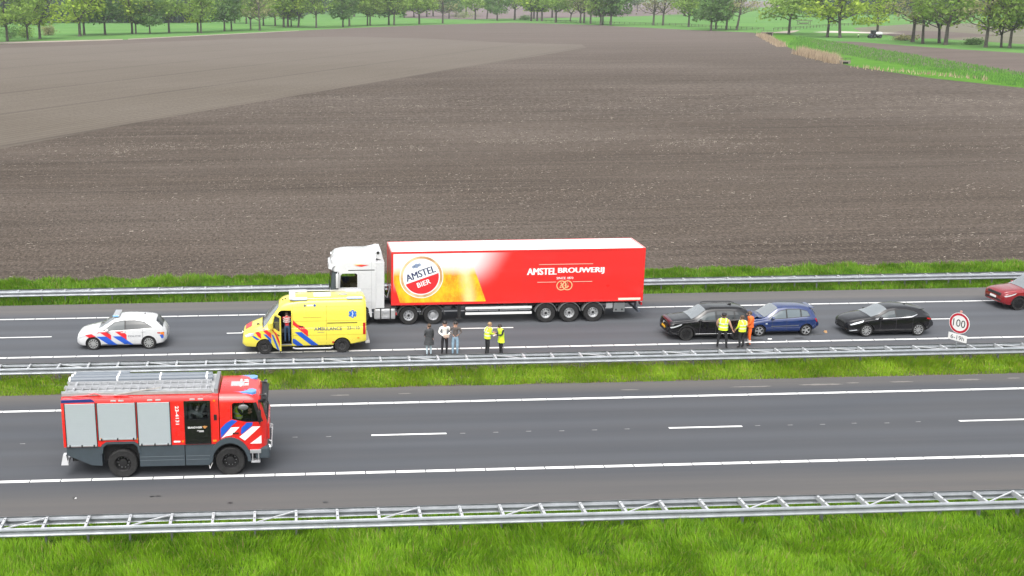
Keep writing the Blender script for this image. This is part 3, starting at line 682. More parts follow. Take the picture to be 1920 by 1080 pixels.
fx, fy = G(1507, 46); t = thing('hay_feeder', 'dark flat-topped hay feeder standing in the green meadow', 'feeder', (fx, fy, -.1))
MB().box(-4.2, 4.2, -1.5, 1.5, 2.2, 2.5).obj('roof', wood, t)
b = MB(); b.box(-2.2, 2.2, -.9, .9, .5, 1.1); b.obj('trough', wood, t)
for sx in (-3.4, 3.4):
    for sy in (-1, 1): MB().box(sx-.1, sx+.1, sy-.1, sy+.1, -.2, 2.2).obj('post', wood, t)
# ------------------------------------------------------------------ vehicle materials
glass = mat('car_glass', (.028, .033, .036), .03, 0, 1.5)
glass_lt = mat('windscreen_glass', (.15, .17, .18), .03, 0, 2.3, coat=1.)
glass_mid = mat('side_glass', (.060, .072, .078), .03, 0, 1.5)
rubber = mat('tyre_rubber', (.0105, .0105, .011), .75, var=.2, vscale=6)
plastic = mat('black_plastic', (.009, .009, .010), .5)
seam = mat('panel_gap', (.03, .03, .032), .7)
alu = mat('alloy_silver', (.55, .56, .57), .3, .75)
alu_w = mat('aluminium', (.44, .45, .47), .35, .5, var=.12, vscale=5)
chrome = mat('chrome', (.75, .76, .78), .12, 1.)
lamp_w = mat('lamp_lens', (.62, .65, .68), .08, .3, 1.6, coat=1.)
lamp_r = mat('red_lens', (.40, .012, .015), .12, coat=1.)
lamp_o = mat('amber_lens', (.75, .22, .02), .15, coat=1.)
white_p = mat('white_paint', (.52, .53, .545), .25, coat=.7, var=.03, vscale=2)
vred = mat('stripe_red', (.62, .020, .030), .35, coat=.4); vblue = mat('stripe_blue', (.012, .085, .48), .35, coat=.4); vwhite = mat('stripe_white', (.80, .80, .80), .35)
steel_d = mat('dark_steel', (.018, .0185, .02), .6, .2, var=.2, vscale=5)
inner = mat('cab_interior', (.018, .018, .020), .8)
plate_y = mat('number_plate', (.75, .42, .02), .5); plate_w = mat('foreign_plate', (.75, .75, .75), .5); blacktext = mat('black_text', (.015, .015, .02), .6); greytext = mat('grey_text', (.16, .17, .19), .5)
arch_m = mat('wheel_well', (.008, .008, .009), .95)
def pchip(xs, ys):
    xs = np.array(xs, float); ys = np.array(ys, float); h = np.diff(xs); d = np.diff(ys)/h; m = np.zeros(len(xs)); m[0] = d[0]; m[-1] = d[-1]
    for i in range(1, len(xs)-1):
        m[i] = 0 if d[i-1]*d[i] <= 0 else 3*(h[i-1]+h[i])/((2*h[i]+h[i-1])/d[i-1]+(h[i]+2*h[i-1])/d[i])
    def f(x):
        x = min(max(x, xs[0]), xs[-1]); i = min(max(int(np.searchsorted(xs, x))-1, 0), len(xs)-2); t = (x-xs[i])/h[i]
        return (2*t**3-3*t**2+1)*ys[i]+(t**3-2*t**2+t)*h[i]*m[i]+(-2*t**3+3*t**2)*ys[i+1]+(t**3-t**2)*h[i]*m[i+1]
    return f
class Shell:
    """lofted vehicle body. x runs from the front (0) to the rear (L); local +X of the object is the front"""
    def __init__(s, L, xf, top, belt, wid, roof, bot, crown=.03, edge=.09, sill=.05):
        s.L, s.xf = L, xf                       # xf: distance front bumper -> object origin
        s.top, s.belt, s.wid, s.roof, s.bot = [pchip(*zip(*p)) for p in (top, belt, wid, roof, bot)]
        s.crown, s.edge, s.sill = crown, edge, sill
    def sec(s, x):
        zt, zb, w, wr, z0 = s.top(x), s.belt(x), s.wid(x), s.roof(x), s.bot(x); zb = min(zb, zt-.012); wr = min(wr, w*.985); H = zb-z0; g = zt-zb; e = min(s.edge, g*.45)
        return [(0, z0), (.82*w, z0), (.955*w, z0+min(.07, H*.15)), (.992*w, z0+H*.28), (w, z0+H*.52), (.996*w, z0+H*.78), (.978*w, zb-min(.02, H*.05)), (.955*w, zb),
                (.955*w*.52+wr*.48+.012, zb+(g-e)*.5), (wr, zt-e), (wr-e*.38, zt-e*.42), (wr-e*1.05, zt-e*.08), (wr*.5, zt+s.crown*.75), (0, zt+s.crown)]
    def P(s, x, y, z): return Vector((s.xf-x, y, z))
    def mesh(s, n=120):
        b = MB(); xs = [s.L*(.5-.5*math.cos(math.pi*i/n))*.55+s.L*i/n*.45 for i in range(n+1)]; rows = []
        for x in xs:
            h = s.sec(x); rows.append([s.P(x, y, z) for y, z in h]+[s.P(x, -y, z) for y, z in h[-2:0:-1]])
        b.grid(rows, 0, True, True); k = len(rows[0]); b.add(rows[0], [tuple(range(k))], 0); b.add(rows[-1], [tuple(range(k-1, -1, -1))], 0); return b
    def side(s, x, z, sg, eps=0.):
        h = s.sec(x)[1:12]; zs = [p[1] for p in h]; ys = [p[0] for p in h]; y = float(np.interp(z, zs, ys)); return s.P(x, sg*(y+eps), z)
    def upper(s, x, y, eps=0.):
        h = s.sec(x)[6:]; ys = [p[0] for p in h][::-1]; zs = [p[1] for p in h][::-1]; return s.P(x, y, float(np.interp(abs(y), ys, zs))+eps)
    def spatch(s, b, poly, sg, mi=0, eps=.005, nx=10, nz=4):
        """patch on the side: polygon (x,z), followed column by column"""
        x0 = min(p[0] for p in poly); x1 = max(p[0] for p in poly); rows = []
        xs = sorted(set([x0+(x1-x0)*i/nx for i in range(nx+1)]+[p[0] for p in poly]))
        for x in xs:
            zz = []; xq = min(max(x, x0+1e-5), x1-1e-5)
            for i in range(len(poly)):
                (xa, za), (xb, zb) = poly[i], poly[(i+1) % len(poly)]
                if (xa-xq)*(xb-xq) <= 0 and abs(xa-xb) > 1e-9: zz.append(za+(zb-za)*(xq-xa)/(xb-xa))
            if len(zz) < 2: continue
            lo, hi = min(zz), max(zz); rows.append([s.side(x, lo+(hi-lo)*j/nz, sg, eps) for j in range(nz+1)])
        b.grid(rows, mi, True)
    def upatch(s, b, xa, xb, ya, yb, mi=0, eps=.014, n=16, m=14, y0=None, y1=None):
        """patch on the upper surface between stations xa..xb, half width ya at xa and yb at xb (or y range y0..y1)"""
        rows = []
        for i in range(n+1):
            u = i/n; x = xa+(xb-xa)*u; w = ya+(yb-ya)*u; row = []
            for j in range(m+1):
                v = -1+2*j/m; y = v*w if y0 is None else (y0+(y1-y0)*j/m)
                p = s.upper(x, y); q = s.upper(x+.01, y); r_ = s.upper(x, y+.01)
                nn = (q-p).cross(r_-p); nn = nn.normalized() if nn.length > 1e-9 else Vector((0, 0, 1))
                if nn.z < 0: nn = -nn
                row.append(p+nn*eps)
            rows.append(row)
        b.grid(rows, mi, True)
def wheel(parent, x, y, sg, r, w, rim, style='alloy', rim_m=None, name='wheel'):
    """wheel whose outer face looks towards sg*Y"""
    t = bpy.data.objects.new(name, None); COL.objects.link(t); t.parent = parent; t.location = (x, y, r); t.empty_display_size = .1
    rim_m = rim_m or alu; a = (0, sg, 0)
    MB().lathe([(rim, -w*.5), (r*.93, -w*.5), (r, -w*.36), (r, w*.30), (r*.985, w*.40), (r*.93, w*.49), (rim*1.02, w*.46), (rim, w*.36)], (0, 0, 0), a, 30).obj('tyre', rubber, t)
    b = MB()
    if style in ('alloy', 'turbine', 'five', 'cover'):
        b.lathe([(rim*1.0, -w*.2), (rim*1.0, w*.42), (rim*.93, w*.44), (rim*.90, w*.30)], (0, 0, 0), a, 28)
        n = {'alloy': 10, 'turbine': 7, 'five': 5, 'cover': 11}[style]; sw = {'alloy': .16, 'turbine': .22, 'five': .30, 'cover': .2}[style]
        for i in range(n):
            an = 2*math.pi*i/n; d = Vector((math.cos(an), 0, math.sin(an))); q = Vector((-math.sin(an), 0, math.cos(an)))
            b.obox(d*rim*.53+Vector((0, sg*w*.34, 0)), d*rim*.40, Vector((0, w*.04, 0)), q*rim*sw*.5)
        b.cyl((0, 0, 0), (0, sg*w*.40, 0), rim*.24, rim*.19, 14)
        b.cyl((0, sg*w*-.1, 0), (0, sg*w*.12, 0), rim*.97, n=24, mi=1)
    elif style == 'truck':                                                    # steel disc with hub and hand holes
        b.lathe([(rim, w*.36), (rim*.97, w*.44), (rim*.90, w*.42), (rim*.84, w*.18), (rim*.55, w*.10), (rim*.52, w*.34), (rim*.3, w*.36), (0, w*.36)], (0, 0, 0), a, 30)
        for i in range(10):
            an = 2*math.pi*i/10; d = Vector((math.cos(an), 0, math.sin(an)))
            b.cyl(d*rim*.68+Vector((0, sg*w*.10, 0)), d*rim*.68+Vector((0, sg*w*.155, 0)), rim*.085, n=8, mi=1)
            b.cyl(d*rim*.42+Vector((0, sg*w*.34, 0)), d*rim*.42+Vector((0, sg*w*.40, 0)), rim*.05, n=6)
        b.cyl((0, sg*w*.3, 0), (0, sg*w*.42, 0), rim*.26, rim*.24, 14, mi=2)
    else:                                                                     # deep dish (drive axle / fire engine)
        b.lathe([(rim, w*.36), (rim*.96, w*.46), (rim*.90, w*.40), (rim*.86, -w*.05), (rim*.55, -w*.10), (rim*.5, w*.22), (rim*.3, w*.26), (0, w*.26)], (0, 0, 0), a, 30)
        for i in range(10):
            an = 2*math.pi*i/10; d = Vector((math.cos(an), 0, math.sin(an))); b.cyl(d*rim*.68-Vector((0, sg*w*.09, 0)), d*rim*.68+Vector((0, sg*w*.0, 0)), rim*.06, n=6, mi=2)
    b.obj('rim', [rim_m, steel_d, alu_w if style == 'dish' else steel_d], t); return t
def arch_cutter(x, z, r, w_in, w_out, sg):
    b = MB(); b.cyl((x, sg*w_in, z), (x, sg*w_out, z), r, n=28, smooth=False); return b.obj('cutter', arch_m)
def box_cutter(*a, m=None): b = MB(); b.box(*a); return b.obj('cutter', m or inner)
def poly_cutter(poly, axis, a, c, m=None): b = MB(); b.prism(poly, axis, a, c); return b.obj('cutter', m or inner)

# ------------------------------------------------------------------ passenger cars
def car(name, label, loc, rz, sh, paint_m, wb, wr, wx, W2, dlo, pillars, ws, rw, rimr, rim_style, rim_m, lights, extra=None, arch_trim=None, roof_m=None, side_glass=None, rear_glass=None, mirror_x=1.55, mirror_z=1.02, mirror_m=None, handles=(), grille=None, plate=None, cat='car', archr=.055, scale=1.):
    t = thing(name, label, cat, loc, rz); X = lambda x: sh.xf-x
    body = sh.mesh().obj('body', [paint_m, arch_m], t)
    cut = [arch_cutter(X(x), wr, wr+archr, W2-.30, W2+.2, sg) for x in wx for sg in (-1, 1)]
    boolean_cut(body, cut)
    for x in wx:
        for sg in (-1, 1): wheel(t, X(x), sg*(W2-.125), sg, wr, .215, rimr, rim_style, rim_m)
    b = MB(); sh.upatch(b, ws[0], ws[1], ws[2], ws[3]); b.obj('windscreen', glass_lt, t)
    b = MB(); sh.upatch(b, rw[0], rw[1], rw[2], rw[3], eps=.01, n=14); b.obj('rear_window', rear_glass or glass, t)
    for sg in (-1, 1):
        b = MB(); g = [(x+(.0), z) for x, z in dlo]; sh.spatch(b, g, sg, 0, .008, 40, 8); b.obj('window_surround', plastic, t)
        xs = [min(p[0] for p in dlo)]+[p for p in pillars]+[max(p[0] for p in dlo)]
        for i in range(len(xs)-1):
            xa, xb = xs[i]+(.035 if i else .05), xs[i+1]-(.035 if i < len(xs)-2 else .05); poly = []
            zl = lambda x, hi: (max if hi else min)(_cross(dlo, x))
            k = 9; up = [(xa+(xb-xa)*j/k) for j in range(k+1)]
            poly = [(x, zl(x, False)+.02) for x in up]+[(x, max(zl(x, True)-.025, zl(x, False)+.022)) for x in up[::-1]]
            b = MB(); sh.spatch(b, poly, sg, 0, .014, 26, 8); b.obj('side_window', (side_glass or glass_mid) if i == 0 else (rear_glass or side_glass or glass_mid), t)
        # mirror
        p = sh.side(mirror_x, mirror_z, sg); b = MB(); b.ell(p+Vector((-.02, sg*.12, .03)), .085, .11, .075, 0, 10, 7); b.bar(p, p+Vector((-.01, sg*.08, .0)), .06, .04, 1); b.obj('mirror', [mirror_m or paint_m, plastic], t)
        # door gaps
        for x in pillars[:1]+[mirror_x+.02, pillars[-1]+.25 if len(pillars) > 1 else pillars[0]+.85]:
            b = MB(); sh.spatch(b, [(x-.007, .33), (x+.007, .33), (x+.007, sh.belt(x)-.02), (x-.007, sh.belt(x)-.02)], sg, 0, .003, 2, 6); b.obj('door_gap', seam, t)
        for x, z in handles:
            p = sh.side(x, z, sg); b = MB(); b.box(p.x-.10, p.x+.10, p.y-.01*sg, p.y+.03*sg, p.z-.016, p.z+.016, 0, .01); b.obj('door_handle', paint_m, t)
        b = MB(); xa, xb = wx[0]+wr+.08, wx[1]-wr-.08; sh.spatch(b, [(xa, sh.bot((xa+xb)/2)+.015), (xb, sh.bot((xa+xb)/2)+.015), (xb, sh.bot((xa+xb)/2)+.11), (xa, sh.bot((xa+xb)/2)+.11)], sg, 0, .006, 8, 2); b.obj('sill', plastic, t)
        if arch_trim:
            for x in wx:
                b = MB(); pts = []
                for i in range(17):
                    a = math.pi*i/16
                    for rr in (wr+archr-.005, wr+archr+arch_trim): pts.append(sh.side(min(max(x+math.cos(a)*rr, .02), sh.L-.02), wr+math.sin(a)*rr, sg, .008))
                b.grid([[pts[2*i], pts[2*i+1]] for i in range(17)], 0, True); b.obj('arch_trim', plastic, t)
    for kind, poly in lights:
        for sg in (-1, 1):
            b = MB(); sh.spatch(b, poly, sg, 0, .008, 8, 3); b.obj(kind, lamp_w if kind == 'headlight' else lamp_r, t)
    if grille:
        for z0, z1, wd, m in grille:
            b = MB(); rows = []
            for j in range(5):
                z = z0+(z1-z0)*j/4; row = []
                for i in range(11):
                    y = -wd+2*wd*i/10; row.append(front_point(sh, y, z, .012))
                rows.append(row)
            b.grid(rows, 0, True); b.obj('grille', m, t)
    if plate:
        z, m = plate; p = front_point(sh, 0, z, .03); b = MB(); b.box(p.x-.01, p.x+.012, -.26, .26, z-.055, z+.055, 0); b.obj('number_plate', m, t)
    if extra: extra(t, sh, X)
    t.scale = (scale, scale, scale)
    return t
def _cross(poly, xq):
    x0 = min(p[0] for p in poly); x1 = max(p[0] for p in poly); xq = min(max(xq, x0+1e-4), x1-1e-4); zz = []
    for i in range(len(poly)):
        (xa, za), (xb, zb) = poly[i], poly[(i+1) % len(poly)]
        if (xa-xq)*(xb-xq) <= 0 and abs(xa-xb) > 1e-9: zz.append(za+(zb-za)*(xq-xa)/(xb-xa))
    return zz or [0, 0]
def front_point(sh, y, z, eps):
    """first station (from the front) whose section contains (y,z)"""
    for i in range(120):
        x = i*.01; h = sh.sec(x)[1:]
        if z < h[0][1] or z > h[-1][1]: continue
        yy = float(np.interp(z, [p[1] for p in h], [p[0] for p in h]))
        if yy >= abs(y): return sh.P(x, y, z)+Vector((eps, 0, 0))
    return sh.P(.3, y, z)

# police hatchback / MPV, facing left
sh = Shell(4.42, 2.20,
    [(0, .62), (.06, .76), (.25, .86), (.9, 1.00), (1.12, 1.06), (1.5, 1.30), (1.95, 1.52), (2.5, 1.57), (3.2, 1.55), (3.75, 1.49), (4.0, 1.36), (4.25, 1.10), (4.36, .95), (4.42, .80)],
    [(0, .55), (.06, .66), (.3, .78), (.9, .90), (1.3, .945), (2.5, 1.0), (3.5, 1.06), (4.1, 1.05), (4.42, .74)],
    [(0, .62), (.05, .73), (.18, .83), (.5, .895), (1.2, .90), (3.5, .90), (4.1, .87), (4.3, .80), (4.42, .68)],
    [(0, .50), (.3, .66), (1.1, .72), (1.6, .64), (2.2, .625), (3.4, .60), (4.0, .56), (4.42, .50)],
    [(0, .30), (.25, .19), (.9, .18), (3.6, .19), (4.2, .26), (4.42, .40)])
def police_extra(t, sh, X):
    for sg in (-1, 1):
        # blue and red diagonal livery (leaning backwards towards the top)
        for nm, poly, m in [('blue_stripe', [(1.00, .70), (1.50, .70), (2.02, .245), (1.62, .245)], vblue), ('blue_stripe', [(1.80, .70), (2.24, .70), (2.80, .245), (2.42, .245)], vblue),
                            ('red_stripe', [(1.14, .93), (1.50, .93), (1.72, .78), (1.72, .52)], vred), ('red_stripe', [(1.90, .95), (2.30, .95), (2.48, .78), (2.48, .50)], vred),
                            ('red_stripe', [(.42, .78), (.75, .84), (.98, .70), (.62, .66)], vred), ('red_stripe', [(1.02, .90), (1.13, .93), (1.20, .91), (1.06, .86)], vred)]:
            b = MB(); sh.spatch(b, poly, sg, 0, .007, 14, 4); b.obj(nm, m, t)
        x0 = 2.56 if sg > 0 else 3.20
        b = MB(); b.text('POLITIE', (0, 0, 0), (1, 0, 0), (0, 1, 0), .62, .085, 0, .01, proj=lambda p: sh.side(x0+p.x if sg > 0 else x0-p.x, .655+p.y, sg, .012)); b.obj('lettering', greytext, t)
        b = MB(); sh.spatch(b, [(4.12, .86), (4.30, .84), (4.32, .66), (4.22, .60)], sg, 0, .010, 6, 3); b.obj('orange_chevron', lamp_o, t)
        b = MB(); sh.spatch(b, [(4.10, .72), (4.26, .74), (4.30, .58), (4.2, .52)], sg, 0, .012, 6, 3); b.obj('blue_chevron', vblue, t)
    # roof light bar
    b = MB(); b.box(X(2.12), X(1.80), -.56, .56, 1.615, 1.66, 0, .02); b.obj('light_bar', white_p, t)
    lb = MB(); lb.box(X(2.09), X(1.83), -.50, .50, 1.655, 1.685, 0, .01); lb.obj('light_bar_panel', mat('light_bar_grey', (.30, .31, .33), .4), t)
    for sg in (-1, 1): MB().box(X(2.09), X(1.80), sg*.40, sg*.565, 1.60, 1.665, 0, .02).obj('blue_lamp', mat('blue_lens', (.20, .45, .75), .15, coat=1.), t)
    MB().cyl((X(3.3), 0, 1.57), (X(3.36), 0, 1.63), .02, n=8).obj('aerial', plastic, t)
car('police_car', 'white police car with red and blue diagonal stripes and roof light bar', (-8.62, 54.62, 0), math.pi, sh, white_p, 2.73, .325, (.82, 3.55), .90,
    [(1.28, .965), (1.50, 1.10), (1.88, 1.36), (2.3, 1.445), (2.9, 1.44), (3.35, 1.36), (3.80, 1.10), (2.6, 1.02)], [2.42], (1.10, 1.86, .66, .57), (3.93, 4.24, .54, .56), .235, 'cover', mat('steel_silver', (.42, .43, .43), .4, .5),
    [('headlight', [(.10, .66), (.50, .80), (.40, .68), (.16, .60)]), ('tail_light', [(3.98, .86), (4.30, .86), (4.34, .78), (4.0, .80)])], police_extra, mirror_x=1.52, mirror_z=.99, grille=[(.42, .62, .42, plastic)], handles=[(2.3, .88), (3.3, .93)], rear_glass=glass)

black_paint = mat('black_car_paint', (.006, .006, .0075), .2, coat=.6, ior=1.4)
# black SUV
sh = Shell(4.50, 2.25,
    [(0, .70), (.05, .90), (.14, .98), (.7, 1.06), (1.18, 1.12), (1.6, 1.38), (1.98, 1.60), (2.5, 1.665), (3.3, 1.66), (3.95, 1.60), (4.2, 1.45), (4.4, 1.12), (4.46, .95), (4.50, .80)],
    [(0, .60), (.05, .84), (.2, .93), (.9, 1.0), (1.3, 1.03), (2.5, 1.06), (3.6, 1.10), (4.2, 1.10), (4.5, .76)],
    [(0, .74), (.05, .82), (.2, .89), (.5, .92), (3.8, .92), (4.25, .88), (4.5, .76)],
    [(0, .60), (.3, .74), (1.1, .78), (1.6, .68), (2.2, .655), (3.6, .63), (4.1, .60), (4.5, .55)],
    [(0, .36), (.3, .24), (.9, .22), (3.7, .22), (4.3, .34), (4.5, .48)])
def suv_extra(t, sh, X):
    for sg in (-1, 1):
        b = MB(); b.tube([(X(2.05), sg*.60, 1.66), (X(2.25), sg*.605, 1.71), (X(3.6), sg*.59, 1.705), (X(3.85), sg*.57, 1.63)], .02, 6); b.obj('roof_rail', plastic, t)
        b = MB(); sh.spatch(b, [(1.4, .36), (3.3, .36), (3.3, .385), (1.4, .385)], sg, 0, .012, 10, 1); b.obj('chrome_strip', chrome, t)
    b = MB(); b.prism([(X(3.25), 1.69), (X(3.48), 1.685), (X(3.46), 1.76)], 'y', -.02, .02); b.obj('aerial', plastic, t)
    b = MB(); b.cyl((X(0)+.02, 0, .80), (X(0)+.04, 0, .80), .07, n=16); b.obj('badge', chrome, t)
    b = MB(); sh.upatch(b, .10, .22, .62, .70, eps=.012); b.obj('hood_guard', mat('dark_bordeaux', (.055, .008, .02), .3, coat=.6), t)
car('suv', 'black sport utility vehicle with roof rails standing ahead of the blue hatchback', (20.95, 54.10, 0), math.pi-.02, sh, black_paint, 2.68, .36, (.92, 3.60), .92,
    [(1.36, 1.06), (1.62, 1.22), (2.02, 1.47), (2.5, 1.55), (3.2, 1.545), (3.8, 1.47), (4.02, 1.36), (3.9, 1.15), (2.6, 1.09)], [2.44, 3.42], (1.18, 1.93, .70, .60), (4.13, 4.38, .56, .60), .245, 'five', mat('black_alloy', (.025, .025, .027), .3, .5),
    [('headlight', [(.05, .74), (.30, .80), (.66, .93), (.62, .86), (.30, .73), (.10, .68)]), ('tail_light', [(4.1, 1.05), (4.44, .98), (4.44, .88), (4.1, .94)])], suv_extra, arch_trim=.07, mirror_x=1.58, mirror_z=1.08,
    grille=[(.70, .86, .52, plastic), (.40, .52, .62, plastic)], plate=(.60, plate_y), handles=[(2.3, .96), (3.25, .99)], rear_glass=glass, scale=.965)
# blue hatchback with crumpled bonnet
blue_paint = mat('blue_car_paint', (.005, .020, .095), .2, coat=1., ior=1.6)
sh = Shell(3.85, 1.95,
    [(0, .58), (.06, .70), (.2, .78), (.5, .86), (.85, .90), (1.02, .95), (1.35, 1.19), (1.72, 1.42), (2.2, 1.47), (2.9, 1.46), (3.35, 1.40), (3.6, 1.24), (3.75, .98), (3.82, .80), (3.85, .66)],
    [(0, .50), (.06, .60), (.3, .72), (.8, .82), (1.2, .87), (2.2, .90), (3.2, .95), (3.6, .95), (3.85, .62)],
    [(0, .62), (.05, .70), (.2, .78), (.5, .825), (3.2, .83), (3.6, .80), (3.85, .66)],
    [(0, .5), (.3, .62), (1.0, .68), (1.4, .60), (2.0, .58), (3.1, .56), (3.5, .54), (3.85, .48)],
    [(0, .30), (.25, .20), (.8, .18), (3.1, .19), (3.6, .30), (3.85, .42)])
def polo_extra(t, sh, X):
    for sg in (-1, 1):
        b = MB(); sh.spatch(b, [(1.30, .52), (2.75, .55), (2.75, .59), (1.30, .56)], sg, 0, .014, 10, 1); b.obj('side_moulding', mat('grey_moulding', (.09, .10, .115), .5), t)
        p = sh.side(1.07, .68, sg, .012); MB().box(p.x-.05, p.x+.05, p.y-.006*sg, p.y+.006*sg, p.z-.025, p.z+.025).obj('side_indicator', lamp_w, t)
    # crumpled bonnet, buckled up towards the windscreen
    b = MB(); rows = []
    for i in range(9):
        x = .08+.86*i/8; row = []
        for j in range(11):
            y = -.62+1.24*j/10; buck = .16*math.exp(-((i-5.2)/1.6)**2)*(.75+.25*math.cos(j*1.1))+.03*math.sin(i*2.1+j*1.7); row.append(sh.upper(x, y)+Vector((-.02*i/8, 0, .02+max(0, buck))))
        rows.append(row)
    b.grid(rows, 0, True); b.obj('crumpled_bonnet', blue_paint, t)
    b = MB()
    rr = random.Random(3); 
    for i in range(9): c = sh.upper(.1+.06*i, -.45+.1*i); b.obox(c+Vector((.05, 0, .01)), (rr.uniform(.05, .12), 0, rr.uniform(-.05, .05)), (0, rr.uniform(.05, .1), .01), (0, 0, .02))
    b.obj('broken_trim', plastic, t)
    b = MB(); b.box(X(3.62), X(3.40), -.5, .5, 1.385, 1.41, 0, .01); b.obj('roof_spoiler', blue_paint, t)
car('hatchback', 'dark blue small hatchback with crumpled bonnet behind the black sport utility vehicle', (24.79, 54.52, 0), math.pi, sh, blue_paint, 2.43, .295, (.74, 3.17), .83,
    [(1.13, .895), (1.42, 1.07), (1.78, 1.30), (2.2, 1.375), (2.8, 1.365), (3.2, 1.27), (3.34, 1.02), (2.2, .935)], [2.12, 2.86], (1.02, 1.70, .60, .52), (3.52, 3.76, .50, .54), .215, 'five', alu,
    [('headlight', [(.06, .60), (.34, .72), (.42, .66), (.16, .54)]), ('tail_light', [(3.55, .92), (3.76, .92), (3.80, .72), (3.68, .72)])], polo_extra, mirror_x=1.36, mirror_z=.94, handles=[(2.02, .80), (2.85, .83)], grille=[(.36, .5, .45, plastic)], side_glass=mat('reflection_tint_glass', (.10, .125, .14), .03, 0, 1.5), rear_glass=mat('reflection_tint_glass', (.1, .1, .1)))  # grey-blue base of the side glass paints its reflection into the colour
# black hatchback behind
sh = Shell(4.46, 2.28,
    [(0, .60), (.06, .72), (.2, .80), (.7, .92), (1.15, .99), (1.5, 1.14), (2.05, 1.39), (2.6, 1.45), (3.1, 1.435), (3.7, 1.34), (4.05, 1.20), (4.3, 1.02), (4.40, .88), (4.46, .72)],
    [(0, .50), (.06, .62), (.3, .72), (.9, .84), (1.3, .885), (2.5, .93), (3.5, 1.01), (4.1, 1.0), (4.46, .66)],
    [(0, .62), (.06, .74), (.2, .83), (.6, .89), (3.6, .90), (4.1, .86), (4.46, .68)],
    [(0, .5), (.3, .66), (1.1, .74), (1.6, .64), (2.2, .60), (3.3, .57), (3.9, .55), (4.46, .5)],
    [(0, .28), (.25, .17), (.9, .16), (3.6, .17), (4.2, .28), (4.46, .42)])
def mazda_extra(t, sh, X):
    for sg in (-1, 1):
        b = MB(); sh.spatch(b, [(1.35, .908), (2.6, .965), (3.2, 1.0), (3.52, 1.10), (3.52, 1.125), (3.18, 1.022), (2.6, .985), (1.35, .928)], sg, 0, .012, 24, 1); b.obj('chrome_strip', chrome, t)
        b = MB(); sh.spatch(b, [(.06, .34), (.40, .40), (.44, .36), (.1, .30)], sg, 0, .012, 6, 1); b.obj('fog_light', lamp_w, t)
    b = MB(); b.prism([(X(3.05), 1.44), (X(3.25), 1.43), (X(3.24), 1.51)], 'y', -.02, .02); b.obj('aerial', plastic, t)
    b = MB(); b.box(X(4.0), X(3.72), -.5, .5, 1.30, 1.325, 0, .01); b.obj('roof_spoiler', black_paint, t)
car('hatchback', 'black five-door hatchback with chrome window strip stopped by the speed sign', (30.30, 54.17, 0), math.pi, sh, black_paint, 2.70, .325, (.93, 3.63), .90,
    [(1.36, .93), (1.62, 1.06), (2.1, 1.29), (2.55, 1.355), (3.0, 1.34), (3.4, 1.25), (3.58, 1.14), (3.3, 1.035), (2.5, .985)], [2.42], (1.16, 2.00, .68, .57), (3.95, 4.30, .52, .56), .24, 'alloy', alu,
    [('headlight', [(.08, .64), (.40, .76), (.78, .86), (.70, .79), (.30, .66), (.12, .60)]), ('tail_light', [(3.98, .96), (4.34, .90), (4.36, .82), (4.02, .88)])], mazda_extra, mirror_x=1.58, mirror_z=.965, grille=[(.38, .62, .40, plastic), (.24, .34, .6, plastic)], handles=[(2.3, .82), (3.25, .87)], rear_glass=glass)
# red SUV at the edge
red_paint = mat('red_car_paint', (.19, .006, .010), .2, coat=1., ior=1.55)
sh = Shell(4.60, 2.32,
    [(0, .72), (.05, .88), (.16, .98), (.7, 1.08), (1.22, 1.14), (1.65, 1.42), (2.0, 1.64), (2.5, 1.70), (3.5, 1.69), (4.1, 1.64), (4.35, 1.44), (4.5, 1.12), (4.6, .80)],
    [(0, .6), (.05, .82), (.2, .92), (.9, 1.02), (1.3, 1.06), (2.5, 1.08), (3.7, 1.13), (4.3, 1.12), (4.6, .74)],
    [(0, .76), (.05, .84), (.2, .91), (.5, .94), (3.9, .94), (4.35, .90), (4.6, .78)],
    [(0, .6), (.3, .76), (1.1, .80), (1.6, .71), (2.2, .68), (3.7, .66), (4.2, .63), (4.6, .58)],
    [(0, .38), (.3, .26), (.9, .24), (3.8, .24), (4.4, .36), (4.6, .5)])
def red_extra(t, sh, X):
    b = MB(); rows = []
    for j in range(2): rows.append([front_point(sh, -.70+.14*i, .40+.07*j, .014) for i in range(11)])
    b.grid(rows, 0, True); b.obj('bumper_strip', red_paint, t)
car('suv', 'red sport utility vehicle driving into the lane next to the field', (41.05, 58.45, 0), math.pi, sh, red_paint, 2.74, .37, (.90, 3.64), .94,
    [(1.40, 1.10), (1.68, 1.27), (2.05, 1.51), (2.5, 1.59), (3.4, 1.58), (4.0, 1.50), (4.1, 1.20), (2.6, 1.12)], [2.46, 3.45], (1.24, 1.95, .74, .64), (4.22, 4.46, .6, .64), .26, 'alloy', mat('black_alloy', (.02, .02, .02)),
    [('headlight', [(.06, .80), (.34, .87), (.70, .98), (.62, .90), (.30, .79), (.1, .75)])], red_extra, arch_trim=.05, mirror_x=1.6, mirror_z=1.12, grille=[(.76, .90, .58, plastic), (.40, .56, .66, plastic)], plate=(.64, plate_w), handles=[(2.35, .98)], rear_glass=glass)
